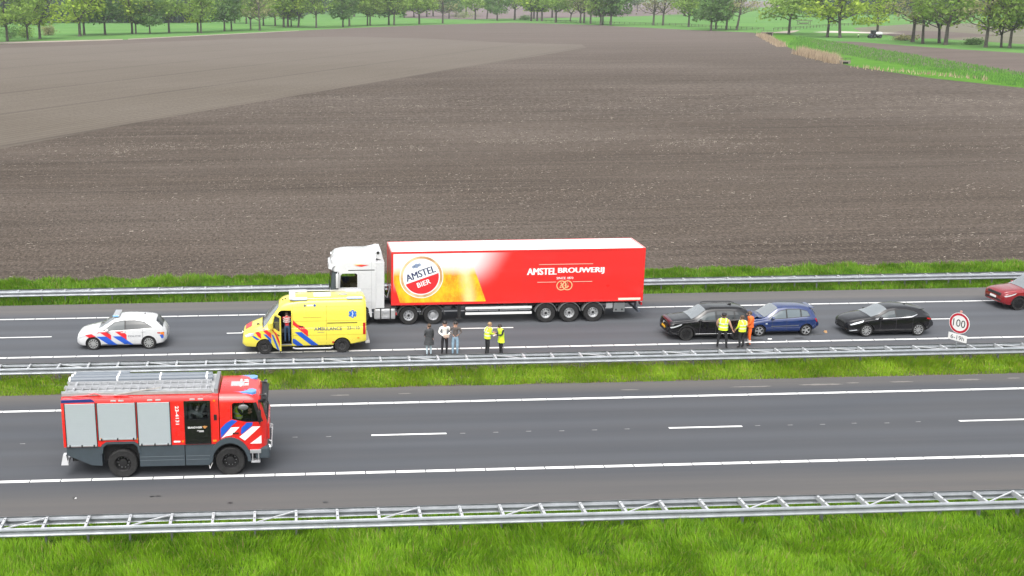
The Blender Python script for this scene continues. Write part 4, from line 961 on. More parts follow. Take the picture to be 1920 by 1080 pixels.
# ------------------------------------------------------------------ heavy vehicles: shared helpers
def clear_glass():
    m = bpy.data.materials.new('clear_glass'); m.use_nodes = True; t = m.node_tree; t.nodes.remove(t.nodes['Principled BSDF'])
    tr = t.nodes.new('ShaderNodeBsdfTransparent'); tr.inputs[0].default_value = (.72, .76, .76, 1); gl = t.nodes.new('ShaderNodeBsdfGlossy'); gl.inputs['Roughness'].default_value = .02
    lw = t.nodes.new('ShaderNodeFresnel'); lw.inputs['IOR'].default_value = 1.5; mx = t.nodes.new('ShaderNodeMixShader')
    t.links.new(lw.outputs[0], mx.inputs[0]); t.links.new(tr.outputs[0], mx.inputs[1]); t.links.new(gl.outputs[0], mx.inputs[2]); t.links.new(mx.outputs[0], t.nodes['Material Output'].inputs['Surface']); return m
cglass = clear_glass()
class Cab:
    """cab lofted from plan outlines; rows: (z, x_rear, x_front, half width, front corner radius)"""
    def __init__(s, rows): s.r = rows; s.zs = [q[0] for q in rows]
    def at(s, z, k): return float(np.interp(z, s.zs, [q[k] for q in s.r]))
    def ring(s, z, n=8):
        xr, xf, w, rc = [s.at(z, k) for k in (1, 2, 3, 4)]; p = [(xr, -w)]
        for i in range(n+1): a = -math.pi/2+math.pi/2*i/n; p.append((xf-rc+math.cos(a)*rc, -w+rc+math.sin(a)*rc))
        for i in range(n+1): a = math.pi/2*i/n; p.append((xf-rc+math.cos(a)*rc, w-rc+math.sin(a)*rc))
        p.append((xr, w)); return [Vector((x, y, z)) for x, y in p]
    def mesh(s, sub=3):
        zs = []
        for a, b in zip(s.zs, s.zs[1:]): zs += [a+(b-a)*i/sub for i in range(sub)]
        zs.append(s.zs[-1]); rows = [s.ring(z) for z in zs]; b = MB(); b.grid(rows, 0, True, True)
        k = len(rows[0]); b.add(rows[0], [tuple(range(k))], 0); b.add(rows[-1], [tuple(range(k))], 0); return b
    def side(s, x, z, sg, eps=0.):
        xf, w, rc = s.at(z, 2), s.at(z, 3), s.at(z, 4); d = max(0., min(rc*.999, x-(xf-rc))); y = w-rc+math.sqrt(rc*rc-d*d); return Vector((x, sg*(y+eps), z))
    def front(s, y, z, eps=0.):
        xf, w, rc = s.at(z, 2), s.at(z, 3), s.at(z, 4); d = max(0., min(rc*.999, abs(y)-(w-rc))); return Vector((xf-rc+math.sqrt(rc*rc-d*d)+eps, y, z))
    def spatch(s, b, poly, sg, mi=0, eps=.006, nx=8, nz=6):
        x0 = min(p[0] for p in poly); x1 = max(p[0] for p in poly); rows = []
        for x in sorted(set([x0+(x1-x0)*i/nx for i in range(nx+1)]+[p[0] for p in poly])):
            zz = _cross(poly, x); lo, hi = min(zz), max(zz); rows.append([s.side(x, lo+(hi-lo)*j/nz, sg, eps) for j in range(nz+1)])
        b.grid(rows, mi, True)
    def fpatch(s, b, y0, y1, z0, z1, mi=0, eps=.006, n=12, m=6):
        b.grid([[s.front(y0+(y1-y0)*i/n, z0+(z1-z0)*j/m, eps) for i in range(n+1)] for j in range(m+1)], mi, True)
def inset(poly, d):
    cx = sum(p[0] for p in poly)/len(poly); cz = sum(p[1] for p in poly)/len(poly); return [(x+(cx-x)*d, z+(cz-z)*d) for x, z in poly]
def seat(parent, x, y, z, m, facing=1):
    b = MB(); b.box(x-.22, x+.25, y-.25, y+.25, z, z+.14, 0, .04); b.box(x-facing*.30, x-facing*.18, y-.24, y+.24, z+.1, z+.72, 0, .04); b.box(x-facing*.29, x-facing*.20, y-.13, y+.13, z+.74, z+.94, 0, .03); b.obj('seat', m, parent)
seat_m = mat('seat_cloth', (.035, .037, .042), .9); seat_lt = mat('light_seat_cloth', (.30, .31, .32), .9)

# ------------------------------------------------------------------ fire engine, facing right
fred = mat('fire_red', (.60, .016, .014), .28, coat=.7, var=.05, vscale=1.5); fgrey = mat('anthracite_panel', (.042, .056, .068), .45, var=.1, vscale=3)
shut = mat('roller_shutter', (.33, .37, .395), .5, .1, var=.02, vscale=2); roofg = mat('roof_plate', (.34, .35, .36), .6, var=.15, vscale=3)
def fire_engine():
    t = thing('fire_engine', 'red fire engine with grey roller shutters and roof ladders on the near carriageway', 'fire engine', (-6.33, 39.42, 0), -.004); t.scale = (.98, .98, .98)
    W = 1.25
    sec = [(-W, 1.26), (-W, 2.98), (-W+.05, 3.10), (-W+.20, 3.14), (W-.20, 3.14), (W-.05, 3.10), (W, 2.98), (W, 1.26)]
    b = MB(); b.prism(sec, 'x', -2.10, 3.60); body = b.obj('body', [fred, inner], t)
    cut = [poly_cutter([(-.72, 1.2), (-.72, 1.34), (-.56, 1.42), (.5, 1.42), (.62, 1.34), (.62, 1.2)], 'y', sg*.75, sg*1.4) for sg in (-1, 1)]
    cut += [box_cutter(2.44, 3.20, -1.4, 1.4, 2.24, 2.90), box_cutter(2.38, 3.28, -1.15, 1.15, 1.6, 2.92)]
    boolean_cut(body, cut)
    # underbody and wheel wells
    b = MB(); b.box(-1.9, 5.2, -.86, .86, .55, 1.24); b.obj('chassis', steel_d, t)
    for sg in (-1, 1):
        b = MB(); b.prism([(-2.02, 1.255), (-2.02, .95), (-1.12, .52), (-.74, .50), (-.74, 1.255)], 'y', sg*.72, sg*1.235); b.obj('skirt_panel', fgrey, t)
        b = MB(); b.prism([(.64, 1.255), (.64, .43), (2.30, .43), (2.30, 1.255)], 'y', sg*.72, sg*1.235); b.obj('skirt_panel', fgrey, t)
        b = MB(); b.prism([(2.33, 1.255), (2.33, .43), (3.20, .43), (3.34, .62), (3.42, 1.255)], 'y', sg*.72, sg*1.235); b.obj('skirt_panel', fgrey, t)
        for x0, x1 in ((.66, 2.28), (2.35, 3.24)):
            for z in (.66, .80): b = MB(); b.box(x0, x1, sg*1.236, sg*1.243, z, z+.015); b.obj('trim_line', mat('trim_grey', (.12, .14, .155), .4), t)
        # rear arch frame
        o = [(-.80, .98), (-.74, 1.30), (-.56, 1.44), (.48, 1.44), (.64, 1.30), (.70, .98)]; i_ = [(.62, .98), (.57, 1.24), (.44, 1.35), (-.52, 1.35), (-.66, 1.24), (-.70, .98)]
        b = MB(); b.prism(o+i_, 'y', sg*1.02, sg*1.265); b.obj('wheel_arch', fgrey, t)
        b = MB(); b.box(-.7, .62, sg*.70, sg*.74, .5, 1.38); b.obj('wheel_well', arch_m, t)
        wheel(t, 0, sg*1.06, sg, .545, .34, .30, 'dish', mat('black_rim', (.014, .014, .015), .4))
        wheel(t, 3.97, sg*1.06, sg, .545, .34, .30, 'dish', mat('black_rim', (.014, .014, .015), .4))
        # roller shutters, zig-zag slats
        for x0, x1, z0 in ((-1.99, -.87, 1.29), (-.82, .58, 1.53), (.63, 1.83, 1.29)):
            n = 26; prof = []
            for k in range(n): z = z0+(2.94-z0)*k/n; h = (2.94-z0)/n; prof += [(sg*1.2605, z), (sg*1.262, z+h*.2), (sg*1.262, z+h*.85)]
            prof += [(sg*1.252, 2.94), (sg*1.225, 2.94), (sg*1.225, z0)]
            sh_ = MB(); sh_.prism(prof, 'x', x0+.02, x1-.02); so = sh_.obj('roller_shutter', shut, t)
            b = MB(); b.box(x0+.02, x1-.02, sg*1.255, sg*1.285, z0-.01, z0+.03); b.obj('handle_bar', alu_w, so)
            for xx in (x0+.12, (x0+x1)/2, x1-.12): b = MB(); b.box(xx-.025, xx+.025, sg*1.26, sg*1.30, z0-.035, z0+.06, 0, .01); b.obj('latch', plastic, so)
            for xx in (x0-.012, x1-.018):
                b = MB(); b.box(xx, xx+.03, sg*1.245, sg*1.272, z0-.02, 2.97); b.obj('shutter_rail', steel_d, t)
        # crew door: gloss black with a window
        dp = MB(); z0, z1 = 1.28, 2.97
        for q in ((2.34, 2.45, z0, z1), (3.19, 3.30, z0, z1), (2.45, 3.19, z0, 2.25), (2.45, 3.19, 2.89, z1)): dp.box(q[0], q[1], sg*1.25, sg*1.275, q[2], q[3])
        d = dp.obj('crew_door', mat('gloss_black', (.008, .008, .009), .2, coat=.6), t)
        MB().box(2.45, 3.19, sg*1.258, sg*1.264, 2.25, 2.89).obj('window', cglass, d)
        rt = (1, 0, 0) if sg < 0 else (-1, 0, 0); x0 = 2.46 if sg < 0 else 3.12
        b = MB(); b.text('BRANDWEER', (x0, sg*1.279, 1.90), rt, (0, 0, 1), .52, .075, 0, .012); b.obj('lettering', vwhite, d)
        b = MB(); ex = x0+rt[0]*.62; b.cyl((ex, sg*1.276, 1.945), (ex, sg*1.282, 1.945), .055, n=12); b.box(ex-.085, ex+.085, sg*1.276, sg*1.281, 1.95, 1.985); b.obj('emblem', mat('emblem_bronze', (.42, .20, .06), .5), d)
        b = MB(); b.box(x0+rt[0]*.33, x0+rt[0]*.58, sg*1.276, sg*1.28, 1.80, 1.815); b.box(x0+rt[0]*.40, x0+rt[0]*.58, sg*1.276, sg*1.28, 1.76, 1.775); b.obj('underline', vwhite, d)
        # unit number running down the red pillar
        xn = 2.02 if sg < 0 else 2.14; b = MB(); up = (1, 0, 0) if sg < 0 else (-1, 0, 0); b.text('23-4131', (xn, sg*1.253, 2.78), (0, 0, -1), up, .72, .13, 0, .015); b.obj('unit_number', vwhite, t)
        b = MB(); b.box(1.92, 2.16, sg*1.251, sg*1.256, 1.36, 1.42); b.obj('label_strip', vwhite, t)
        for x in (-.30, -.02, 1.02, 1.32, 2.56, 2.86): b = MB(); b.box(x, x+.19, sg*1.235, sg*1.262, 3.0, 3.06, 0, .01); b.obj('marker_lamp', mat('lamp_clear', (.42, .40, .40), .3), t)
        for x, z in ((3.42, 2.93), (3.36, 1.36), (3.42, 1.36), (2.22, 1.36), (-.76, 1.52), (.56, 1.50)): b = MB(); b.box(x, x+.07, sg*1.252, sg*1.27, z, z+.07); b.obj('marker_lamp', lamp_o, t)
        b = MB(); b.box(3.42, 3.53, sg*1.25, sg*1.275, 2.2, 2.42, 0, .02); b.obj('door_grip', plastic, t)
        b = MB(); b.prism([(-2.09, 2.99), (-2.09, 3.09), (-1.0, 3.10), (-.86, 3.0)], 'y', sg*1.19, sg*1.256); b.obj('blue_panel', mat('dark_blue_panel', (.012, .03, .16), .4), t)
    # roof deck, ladders and suction hose tubes
    b = MB(); b.box(-2.06, 3.45, -.95, 1.10, 3.14, 3.19); b.obj('roof_deck', roofg, t)
    lad = MB(); y0, y1 = -.92, -.42
    for y in (y0, y1): lad.box(-2.12, 3.34, y-.025, y+.025, 3.22, 3.31)
    x = -2.0
    while x < 3.3: lad.cyl((x, y0, 3.265), (x, y1, 3.265), .02, n=8); x += .29
    lo = lad.obj('ladder', alu_w, t)
    l2 = MB(); y0, y1 = -.35, .1
    for y in (y0, y1): l2.box(-2.1, 3.30, y-.025, y+.025, 3.24, 3.33)
    x = -2.0
    while x < 3.3: l2.cyl((x, y0, 3.285), (x, y1, 3.285), .02, n=8); x += .29
    l2.obj('ladder', alu_w, t)
    b = MB(); b.box(-2.10, 3.36, -1.03, -.97, 3.16, 3.29, 0, .01); b.obj('ladder_rack', alu_w, t)
    for x in (-1.8, .6, 3.1): b = MB(); b.box(x, x+.06, -1.02, 1.0, 3.18, 3.26); b.obj('rack_bracket', alu_w, t)
    tube_m = mat('hose_tube_grey', (.115, .135, .16), .45)
    for y, z, xa, xb in ((.40, 3.29, -2.10, 3.32), (.72, 3.29, -2.06, 3.28), (1.02, 3.27, -2.02, .1)):
        b = MB(); b.cyl((xa, y, z), (xb, y, z), .125, n=18); tt = b.obj('hose_tube', tube_m, t)
        for x in (xa+.02, -.3, 1.3, 3.05):
            if xa <= x < xb-.05: b = MB(); b.cyl((x, y, z), (x+.06, y, z), .136, n=18); b.obj('tube_strap', vwhite, tt)
    b = MB(); b.tube([(-1.7, -1.08, 3.17), (-1.2, -1.10, 3.20), (-.9, -1.06, 3.26), (-.6, -1.1, 3.17), (.3, -1.08, 3.17)], .018, 6); b.obj('red_cord', vred, t)
    b = MB(); b.bar((-.2, -1.06, 3.19), (1.5, -.98, 3.42), .05, .03); b.obj('pike_pole', mat('pole_grey', (.33, .32, .31), .5), t)
    b = MB(); b.box(3.44, 3.58, -1.0, 1.0, 3.10, 3.34, 0, .02); b.obj('air_baffle', mat('baffle_grey', (.18, .19, .2), .6), t)
    b = MB(); b.box(-2.20, -1.98, -1.2, 1.2, .60, .72, 0, .02); b.prism([(-2.25, .55), (-1.98, .55), (-2.05, .95), (-2.16, .95)], 'y', -1.24, -1.0); b.obj('rear_step', white_p, t)
    b = MB(); b.box(-2.13, -2.10, -1.1, 1.1, 1.35, 2.9); b.obj('rear_shutter', shut, t)
    # ---- cab
    cab = Cab([(1.00, 3.63, 5.34, 1.22, .30), (1.45, 3.63, 5.38, 1.25, .30), (2.02, 3.63, 5.38, 1.25, .32), (2.10, 3.63, 5.36, 1.25, .33), (2.86, 3.63, 5.16, 1.21, .34), (2.94, 3.63, 5.12, 1.19, .34),
               (3.04, 3.63, 5.03, 1.13, .36), (3.13, 3.63, 4.88, 1.02, .38), (3.19, 3.66, 4.64, .86, .4)])
    co = cab.mesh().obj('cab', [fred, inner], t)
    SW = [(4.09, 2.22), (4.09, 2.78), (4.15, 2.84), (4.86, 2.84), (5.06, 2.10), (4.6, 2.10)]
    boolean_cut(co, [box_cutter(3.85, 4.98, -1.1, 1.1, 1.55, 2.9), poly_cutter(SW, 'y', -1.5, 1.5), box_cutter(4.8, 5.7, -1.02, 1.02, 2.08, 2.84), poly_cutter([(3.97+.66*math.cos(a), .56+.74*math.sin(a)) for a in [math.pi*i/16 for i in range(17)]], 'y', -1.5, -.72, arch_m), poly_cutter([(3.97+.66*math.cos(a), .56+.74*math.sin(a)) for a in [math.pi*i/16 for i in range(17)]], 'y', .72, 1.5, arch_m)])
    b = MB(); cab.fpatch(b, -1.01, 1.01, 2.08, 2.84, 0, -.015); b.obj('windscreen', cglass, co)
    b = MB(); b.box(5.28, 5.44, -1.0, 1.0, 1.3, 1.95, 0, .05); b.obj('grille', fred, co)
    b = MB(); cab.fpatch(b, -1.05, 1.05, 1.98, 2.09, 0, .008); b.obj('windscreen_surround', plastic, co)
    for sg in (-1, 1):
        b = MB(); cab.spatch(b, SW, sg, 0, -.012); b.obj('side_window', cglass, co)
        b = MB(); cab.spatch(b, [(4.86, 2.84), (4.98, 2.84), (5.22, 2.10), (5.06, 2.10)], sg, 0, .006); b.obj('pillar_trim', plastic, co)
        for x in (4.04,): b = MB(); cab.spatch(b, [(x-.008, 1.45), (x+.008, 1.45), (x+.008, 2.95), (x-.008, 2.95)], sg, 0, .004); b.obj('door_gap', seam, co)
        # livery: blue / white / red diagonals rising to the front
        def stripe(nm, poly, m): b = MB(); cab.spatch(b, poly, sg, 0, .006, 12, 5); b.obj(nm, m, co)
        stripe('white_stripe', [(3.66, 1.47), (3.86, 1.69), (4.04, 1.90), (4.35, 1.91), (4.06, 1.60), (3.84, 1.56)], vwhite)
        stripe('blue_stripe', [(3.65, 1.50), (3.65, 1.86), (3.84, 2.06), (4.07, 2.20), (4.28, 2.15), (4.06, 1.96), (3.84, 1.70)], vblue)
        stripe('blue_stripe', [(4.39, 1.66), (4.41, 1.87), (4.62, 2.08), (4.84, 2.08), (4.81, 1.95), (4.42, 1.62)], vblue)
        stripe('white_stripe', [(4.33, 1.52), (4.82, 1.92), (5.12, 1.92), (4.53, 1.37)], vwhite)
        stripe('white_stripe', [(4.72, 1.24), (5.14, 1.57), (5.14, 1.24)], vwhite)
        # mudguard
        og = [(3.97+.78*math.cos(a), .56+.96*math.sin(a)) for a in [math.pi*i/14 for i in range(15)]]; ig = [(3.97+.66*math.cos(a), .56+.74*math.sin(a)) for a in [math.pi*i/14 for i in range(15)]][::-1]
        b = MB(); b.prism(og+ig, 'y', sg*.95, sg*1.30, 0, False); b.obj('mudguard', fgrey, co)
        b = MB(); b.box(4.74, 5.08, sg*1.0, sg*1.27, .48, .56, 0, .02); b.box(4.70, 5.12, sg*1.0, sg*1.27, .86, 1.0, 0, .02); b.box(4.78, 4.82, sg*1.2, sg*1.26, .5, .9); b.box(5.0, 5.04, sg*1.2, sg*1.26, .5, .9); b.obj('entry_step', alu_w, co)
        # mirrors
        p = cab.side(5.0, 2.45, sg); b = MB(); b.tube([cab.side(5.06, 2.9, sg), p+Vector((.1, sg*.22, .25)), p+Vector((.1, sg*.22, -.35)), cab.side(5.1, 2.0, sg)], .018, 6); b.box(p.x+.04, p.x+.16, p.y+sg*.12, p.y+sg*.32, 2.18, 2.62, 0, .03); b.obj('mirror', plastic, co)
        p = cab.side(4.52, 2.80, sg); b = MB(); b.ell(p+Vector((0, sg*.26, -.04)), .19, .05, .11, 1, 14, 8); b.tube([p+Vector((0, 0, .10)), p+Vector((0, sg*.26, .06))], .014, 6, 0); b.obj('kerb_mirror', [plastic, mat('mirror_grey', (.12, .125, .13), .3)], co)
        b = MB(); p = cab.side(4.2, 1.68, sg, .02); b.box(p.x-.11, p.x+.11, p.y-.012, p.y+.012, 1.655, 1.70, 0, .01); b.obj('door_handle', plastic, co)
        # blue beacon pod on the roof corner
        b = MB(); b.prism([(3.98, -.12), (4.40, -.15), (4.56, -.24), (4.90, -.24), (5.04, -.10), (5.04, .08), (4.90, .18), (4.50, .16), (3.98, .06)], 'z', 3.02, 3.17); pd = b.obj('beacon_pod', mat('beacon_blue', (.10, .28, .62), .2, coat=1.), co); pd.location = (-.06, sg*.78, 0)
        b = MB(); b.box(4.05, 4.6, sg*.76-.02, sg*.76+.02, 3.17, 3.185); b.obj('pod_stripe', vblue, co)
        b = MB(); b.cyl((5.34, sg*.72, 2.96), (5.26, sg*.72, 2.96), .10, n=14); b.cyl((5.345, sg*.72, 2.96), (5.34, sg*.72, 2.96), .08, n=14, mi=1); b.tube([(5.26, sg*.72, 2.96), (5.02, sg*.72, 2.96)], .02, 6); b.obj('work_lamp', [plastic, lamp_w], co)
        b = MB(); b.cyl((5.38, sg*.98, .98), (5.46, sg*.98, .98), .12, n=14); b.obj('headlight', lamp_w, co)
    b = MB(); b.box(5.22, 5.34, -1.1, 1.1, 2.90, 2.94); b.obj('lamp_bar', plastic, co)
    b = MB(); rows = [[cab.front(y, 2.88, -.03)+Vector((0, 0, 0)) for y in np.linspace(-1.12, 1.12, 12)], [cab.front(y, 2.86, .16) for y in np.linspace(-1.12, 1.12, 12)], [cab.front(y, 2.81, .24) for y in np.linspace(-1.15, 1.15, 12)], [cab.front(y, 2.79, .22) for y in np.linspace(-1.15, 1.15, 12)], [cab.front(y, 2.84, -.02) for y in np.linspace(-1.12, 1.12, 12)]]
    b.grid(rows, 0, True); b.obj('sun_visor', plastic, co)
    b = MB(); b.box(4.9, 5.44, -1.22, 1.22, .62, 1.10, 0, .09); b.obj('bumper', fgrey, co)
    b = MB(); b.tube([(5.42, -.85, .92), (5.50, -.85, .95), (5.51, -.85, 1.16), (5.40, -.85, 1.22)], .024, 8); b.tube([(5.42, .85, .92), (5.50, .85, .95), (5.51, .85, 1.16), (5.40, .85, 1.22)], .024, 8); b.cyl((5.50, -.85, 1.06), (5.50, .85, 1.06), .024, n=8); b.obj('bull_bar', white_p, co)
    b = MB(); b.box(4.02, 4.52, -.36, .12, 3.18, 3.22, 0, .015); b.obj('roof_hatch', roofg, co)
    for k, ch in enumerate('4131'):
        b = MB(); b.text(ch, (4.68, .40-.21*k, 3.20), (0, -1, 0), (-1, 0, 0), .15 if ch != '1' else .09, .20, 0, .02); b.obj('digit', vwhite, co)
    b = MB(); b.box(4.36, 4.42, -.42, .42, 3.194, 3.20); b.obj('roof_stripe', vwhite, co)
    seat(co, 4.25, -.62, 1.72, seat_m); seat(co, 4.25, .62, 1.72, seat_m)
    b = MB(); b.lathe([(.20, -.012), (.225, 0), (.20, .012)], (4.78, .62, 2.12), (-.5, 0, .85), 18); b.obj('steering_wheel', plastic, co)
    b = MB(); b.box(4.75, 5.05, -1.08, 1.08, 1.75, 2.02, 0, .04); b.obj('dashboard', inner, co)
    seat(t, 2.75, -.75, 1.75, seat_lt, 1); seat(t, 2.8, .75, 1.75, seat_lt, 1)
    b = MB(); b.bar((2.55, -1.1, 2.55), (3.0, -1.1, 2.3), .05, .12); b.bar((2.9, -1.05, 2.4), (3.1, -1.05, 2.8), .06, .10); b.obj('harness', seat_lt, t)
    b = MB(); b.tube([(3.15, -1.1, .5), (3.2, -1.15, .25), (3.3, -1.15, .48)], .014, 6); b.obj('hanging_strap', plate_w, t)
    return t
fire_engine()

# ------------------------------------------------------------------ ambulance, facing left, near front door open
ayel = mat('ambulance_yellow', (.69, .60, .075), .28, coat=.7, var=.03, vscale=1.5)
ash = Shell(6.04, 3.0,
    [(0, .76), (.05, .98), (.2, 1.12), (.7, 1.33), (.98, 1.44), (1.35, 1.86), (1.72, 2.26), (2.0, 2.50), (2.4, 2.61), (2.9, 2.67), (4.0, 2.68), (5.75, 2.68), (5.95, 2.63), (6.04, 2.52)],
    [(0, .62), (.05, .84), (.2, .98), (.9, 1.20), (1.5, 1.28), (6.04, 1.30)],
    [(0, .74), (.08, .86), (.35, .95), (.9, .99), (5.85, .99), (6.04, .95)],
    [(0, .6), (.9, .80), (1.7, .78), (2.4, .84), (3.0, .865), (5.9, .865), (6.04, .82)],
    [(0, .46), (.2, .34), (1, .32), (5, .36), (6.04, .52)], crown=.05, edge=.16)
def ambulance():
    sh = ash; t = thing('ambulance', 'bright yellow ambulance with red and blue stripes and its front side door open', 'ambulance', (.42, 53.48, 0), math.pi); X = lambda x: sh.xf-x; W2 = .99
    body = sh.mesh(140).obj('body', [ayel, inner], t)
    door = [(1.42, .62), (1.42, 1.34), (1.80, 2.08), (1.92, 2.16), (2.40, 2.16), (2.40, .50), (1.62, .50)]
    cut = [arch_cutter(X(x), .36, .43, W2-.32, W2+.2, sg) for x in (1.08, 4.86) for sg in (-1, 1)]
    cut.append(poly_cutter([(X(x), z) for x, z in door], 'y', -.55, 1.3)); boolean_cut(body, cut)
    for x in (1.08, 4.86):
        for sg in (-1, 1): wheel(t, X(x), sg*(W2-.14), sg, .362, .24, .21, 'truck', mat('dark_steel_rim', (.05, .05, .052), .45, .3))
    b = MB(); sh.upatch(b, 1.0, 1.80, .86, .70, eps=.016, n=18); b.obj('windscreen', glass_lt, t)
    b = MB(); sh.upatch(b, .99, 1.05, .88, .86, eps=.02, n=3); b.obj('wiper_panel', plastic, t)
    def sp(nm, poly, m, sg, eps=.007, nx=14, nz=4): b = MB(); sh.spatch(b, poly, sg, 0, eps, nx, nz); return b.obj(nm, m, t)
    for sg in (-1, 1):
        sp('red_stripe', [(2.47, 1.70), (2.70, 1.47), (2.98, 1.36), (3.20, 1.16), (3.20, .86), (2.80, 1.20), (2.47, 1.46)], vred, sg)
        sp('blue_stripe', [(2.54, 1.10), (2.88, 1.10), (3.72, .40), (3.36, .40)], vblue, sg)
        sp('blue_stripe', [(2.44, .76), (2.56, .76), (2.98, .40), (2.64, .40), (2.44, .56)], vblue, sg)
        sp('red_stripe', [(.62, 1.12), (.78, 1.16), (.90, 1.06), (.92, .80), (.78, .90)], vred, sg); sp('blue_stripe', [(.46, .92), (.58, .94), (.88, .74), (.70, .74)], vblue, sg)
        sp('red_stripe', [(1.00, 1.27), (1.10, 1.28), (1.28, 1.16), (1.41, 1.06), (1.41, .80), (1.2, 1.0), (1.04, 1.16)], vred, sg); sp('blue_stripe', [(1.02, 1.02), (1.16, 1.02), (1.41, .78), (1.41, .50), (1.25, .78)], vblue, sg)
        if sg < 0: sp('side_window', [(1.50, 1.36), (1.88, 2.02), (2.34, 2.02), (2.34, 1.36)], glass, sg, .016)
        sp('headlight', [(.10, .94), (.36, 1.06), (.60, 1.10), (.56, .98), (.22, .86)], lamp_w, sg, .012)
        sp('tail_light', [(5.88, 1.50), (6.01, 1.50), (6.01, .92), (5.88, .92)], lamp_r, sg, .012, 4, 4)
        sp('sliding_rail', [(4.14, 1.50), (5.60, 1.50), (5.60, 1.535), (4.14, 1.535)], plastic, sg, .016, 10, 1)
        for x in (2.46, 4.10): sp('door_gap', [(x-.008, .48), (x+.008, .48), (x+.008, 2.45), (x-.008, 2.45)], mat('yellow_gap', (.30, .25, .02), .6), sg, .004, 2, 8)
        for z in (.92, 1.62, 2.32): sp('panel_line', [(2.46, z), (5.9, z), (5.9, z+.012), (2.46, z+.012)], mat('yellow_gap', (.30, .25, .02)), sg, .004, 12, 1)
        sp('door_handle', [(2.76, 1.36), (2.98, 1.36), (2.98, 1.40), (2.76, 1.40)], plastic, sg, .03, 4, 1)
        u0 = lambda a, w: (a if sg > 0 else a+w)
        def lettering(s_, xa, z, w, h, m=greytext, bold=.012):
            b = MB(); b.text(s_, (0, 0, 0), (1, 0, 0), (0, 1, 0), w, h, 0, bold, proj=lambda p: sh.side(xa+p.x if sg > 0 else xa+w-p.x, z+p.y, sg, .012)); b.obj('lettering', m, t)
        lettering('AMBULANCE', 3.50, 1.16, 1.36, .165, mat('livery_grey_blue', (.05, .07, .11), .5), .022); lettering('23-110', 5.10, 1.18, .62, .155, mat('livery_grey_blue', (.05, .07, .11)), .02)
        sp('small_print', [(3.66, 1.06), (4.0, 1.06), (4.0, 1.08), (3.66, 1.08)], greytext, sg, .010, 4, 1); sp('small_print', [(2.96, 1.80), (3.86, 1.80), (3.86, 1.825), (2.96, 1.825)], mat('print_olive', (.42, .33, .05), .5), sg, .010, 6, 1)
        sp('sticker', [(3.16, 2.37), (3.45, 2.37), (3.45, 2.44), (3.16, 2.44)], vwhite, sg, .012, 4, 1)
        for x, m in ((3.06, greytext), (3.54, vblue)):
            b = MB(); c = sh.side(x, 2.405, sg, .012); b.cyl(c, c+Vector((0, sg*.004, 0)), .06, n=14); b.obj('sticker', m, t)
        c = sh.side(5.38, 1.95, sg, .012); b = MB()                                 # star of life
        for k in range(3):
            a = math.pi/2+k*math.pi/3; d = Vector((math.cos(a), 0, math.sin(a)))*.20; q = Vector((-math.sin(a), 0, math.cos(a)))*.062; o = Vector((0, sg*(.004*k), 0)); b.flat([c-d-q+o, c+d-q+o, c+d+q+o, c-d+q+o])
        so = b.obj('star_of_life', mat('star_blue', (.02, .13, .50), .5), t)
        b = MB(); c2 = c+Vector((0, sg*.014, 0)); b.bar(c2+Vector((0, 0, -.15)), c2+Vector((0, 0, .15)), .012, .012); b.tube([c2+Vector((.035*math.sin(i*1.3), 0, -.12+.034*i)) for i in range(8)], .010, 5); b.obj('snake_staff', vwhite, so)
        b = MB(); b.tube([(X(2.45), sg*.98, .30), (X(2.6), sg*1.04, .27), (X(4.3), sg*1.04, .27), (X(4.4), sg*.98, .30)], .045, 8); b.obj('side_step', alu_w, t)
        c = sh.side(4.42, .55, sg, .012); b = MB(); b.cyl(c, c+Vector((0, sg*.004, 0)), .05, n=12); b.obj('sticker', lamp_r, t)
        c = sh.side(5.65, .75, sg, .012); b = MB(); b.box(c.x-.05, c.x+.05, c.y-.006, c.y+.006, c.z-.025, c.z+.025); b.obj('marker_lamp', lamp_o, t)
        # roof light pods
        pod = mat('pale_blue_lens', (.45, .55, .72), .2, coat=.8)
        b = MB(); b.box(X(3.20), X(2.30), sg*.60, sg*.84, 2.66, 2.77, 0, .05); b.obj('light_pod', white_p, t)
        b = MB(); b.box(X(3.16), X(2.46), sg*.78, sg*.855, 2.65, 2.73, 0, .03); b.obj('light_lens', pod, t)
        b = MB(); b.box(X(5.88), X(5.1), sg*.62, sg*.84, 2.66, 2.75, 0, .04); b.obj('light_pod', pod, t)
        b = MB(); b.box(X(5.1), X(3.2), sg*.76, sg*.80, 2.69, 2.73, 0, .01); b.obj('roof_rail', white_p, t)
    b = MB(); b.box(X(2.62), X(2.30), -.78, .78, 2.66, 2.76, 0, .05); b.obj('light_pod', white_p, t)
    b = MB(); b.ell((X(4.95), .15, 2.74), .24, .15, .06, 0, 16, 6); b.obj('roof_vent', mat('vent_grey', (.30, .30, .28), .6), t)
    b = MB(); b.box(X(4.35), X(3.5), -.3, .5, 2.725, 2.75, 0, .01); b.obj('roof_hatch', white_p, t)
    for x in (2.0, 2.12): b = MB(); c = sh.upper(x, .3); b.box(c.x-.03, c.x+.03, c.y-.04, c.y+.04, c.z, c.z+.05); b.obj('roof_marker', plastic, t)
    b = MB(); b.box(X(6.22), X(6.0), -.92, .92, .44, .56, 0, .03); b.obj('rear_step', mat('step_grey', (.3, .3, .3), .6), t)
    b = MB(); rows = [[front_point(sh, y, z, .014) for y in np.linspace(-.5, .5, 11)] for z in np.linspace(.74, .92, 4)]; b.grid(rows, 0, True); b.obj('grille', plastic, t)
    b = MB(); b.cyl(front_point(sh, 0, .86, .02), front_point(sh, 0, .86, .04), .09, n=16); b.obj('badge', chrome, t)
    b = MB(); sh.upatch(b, .16, .46, 0, 0, y0=-.42, y1=.42, eps=.012); b.obj('bonnet_marking', vred, t)
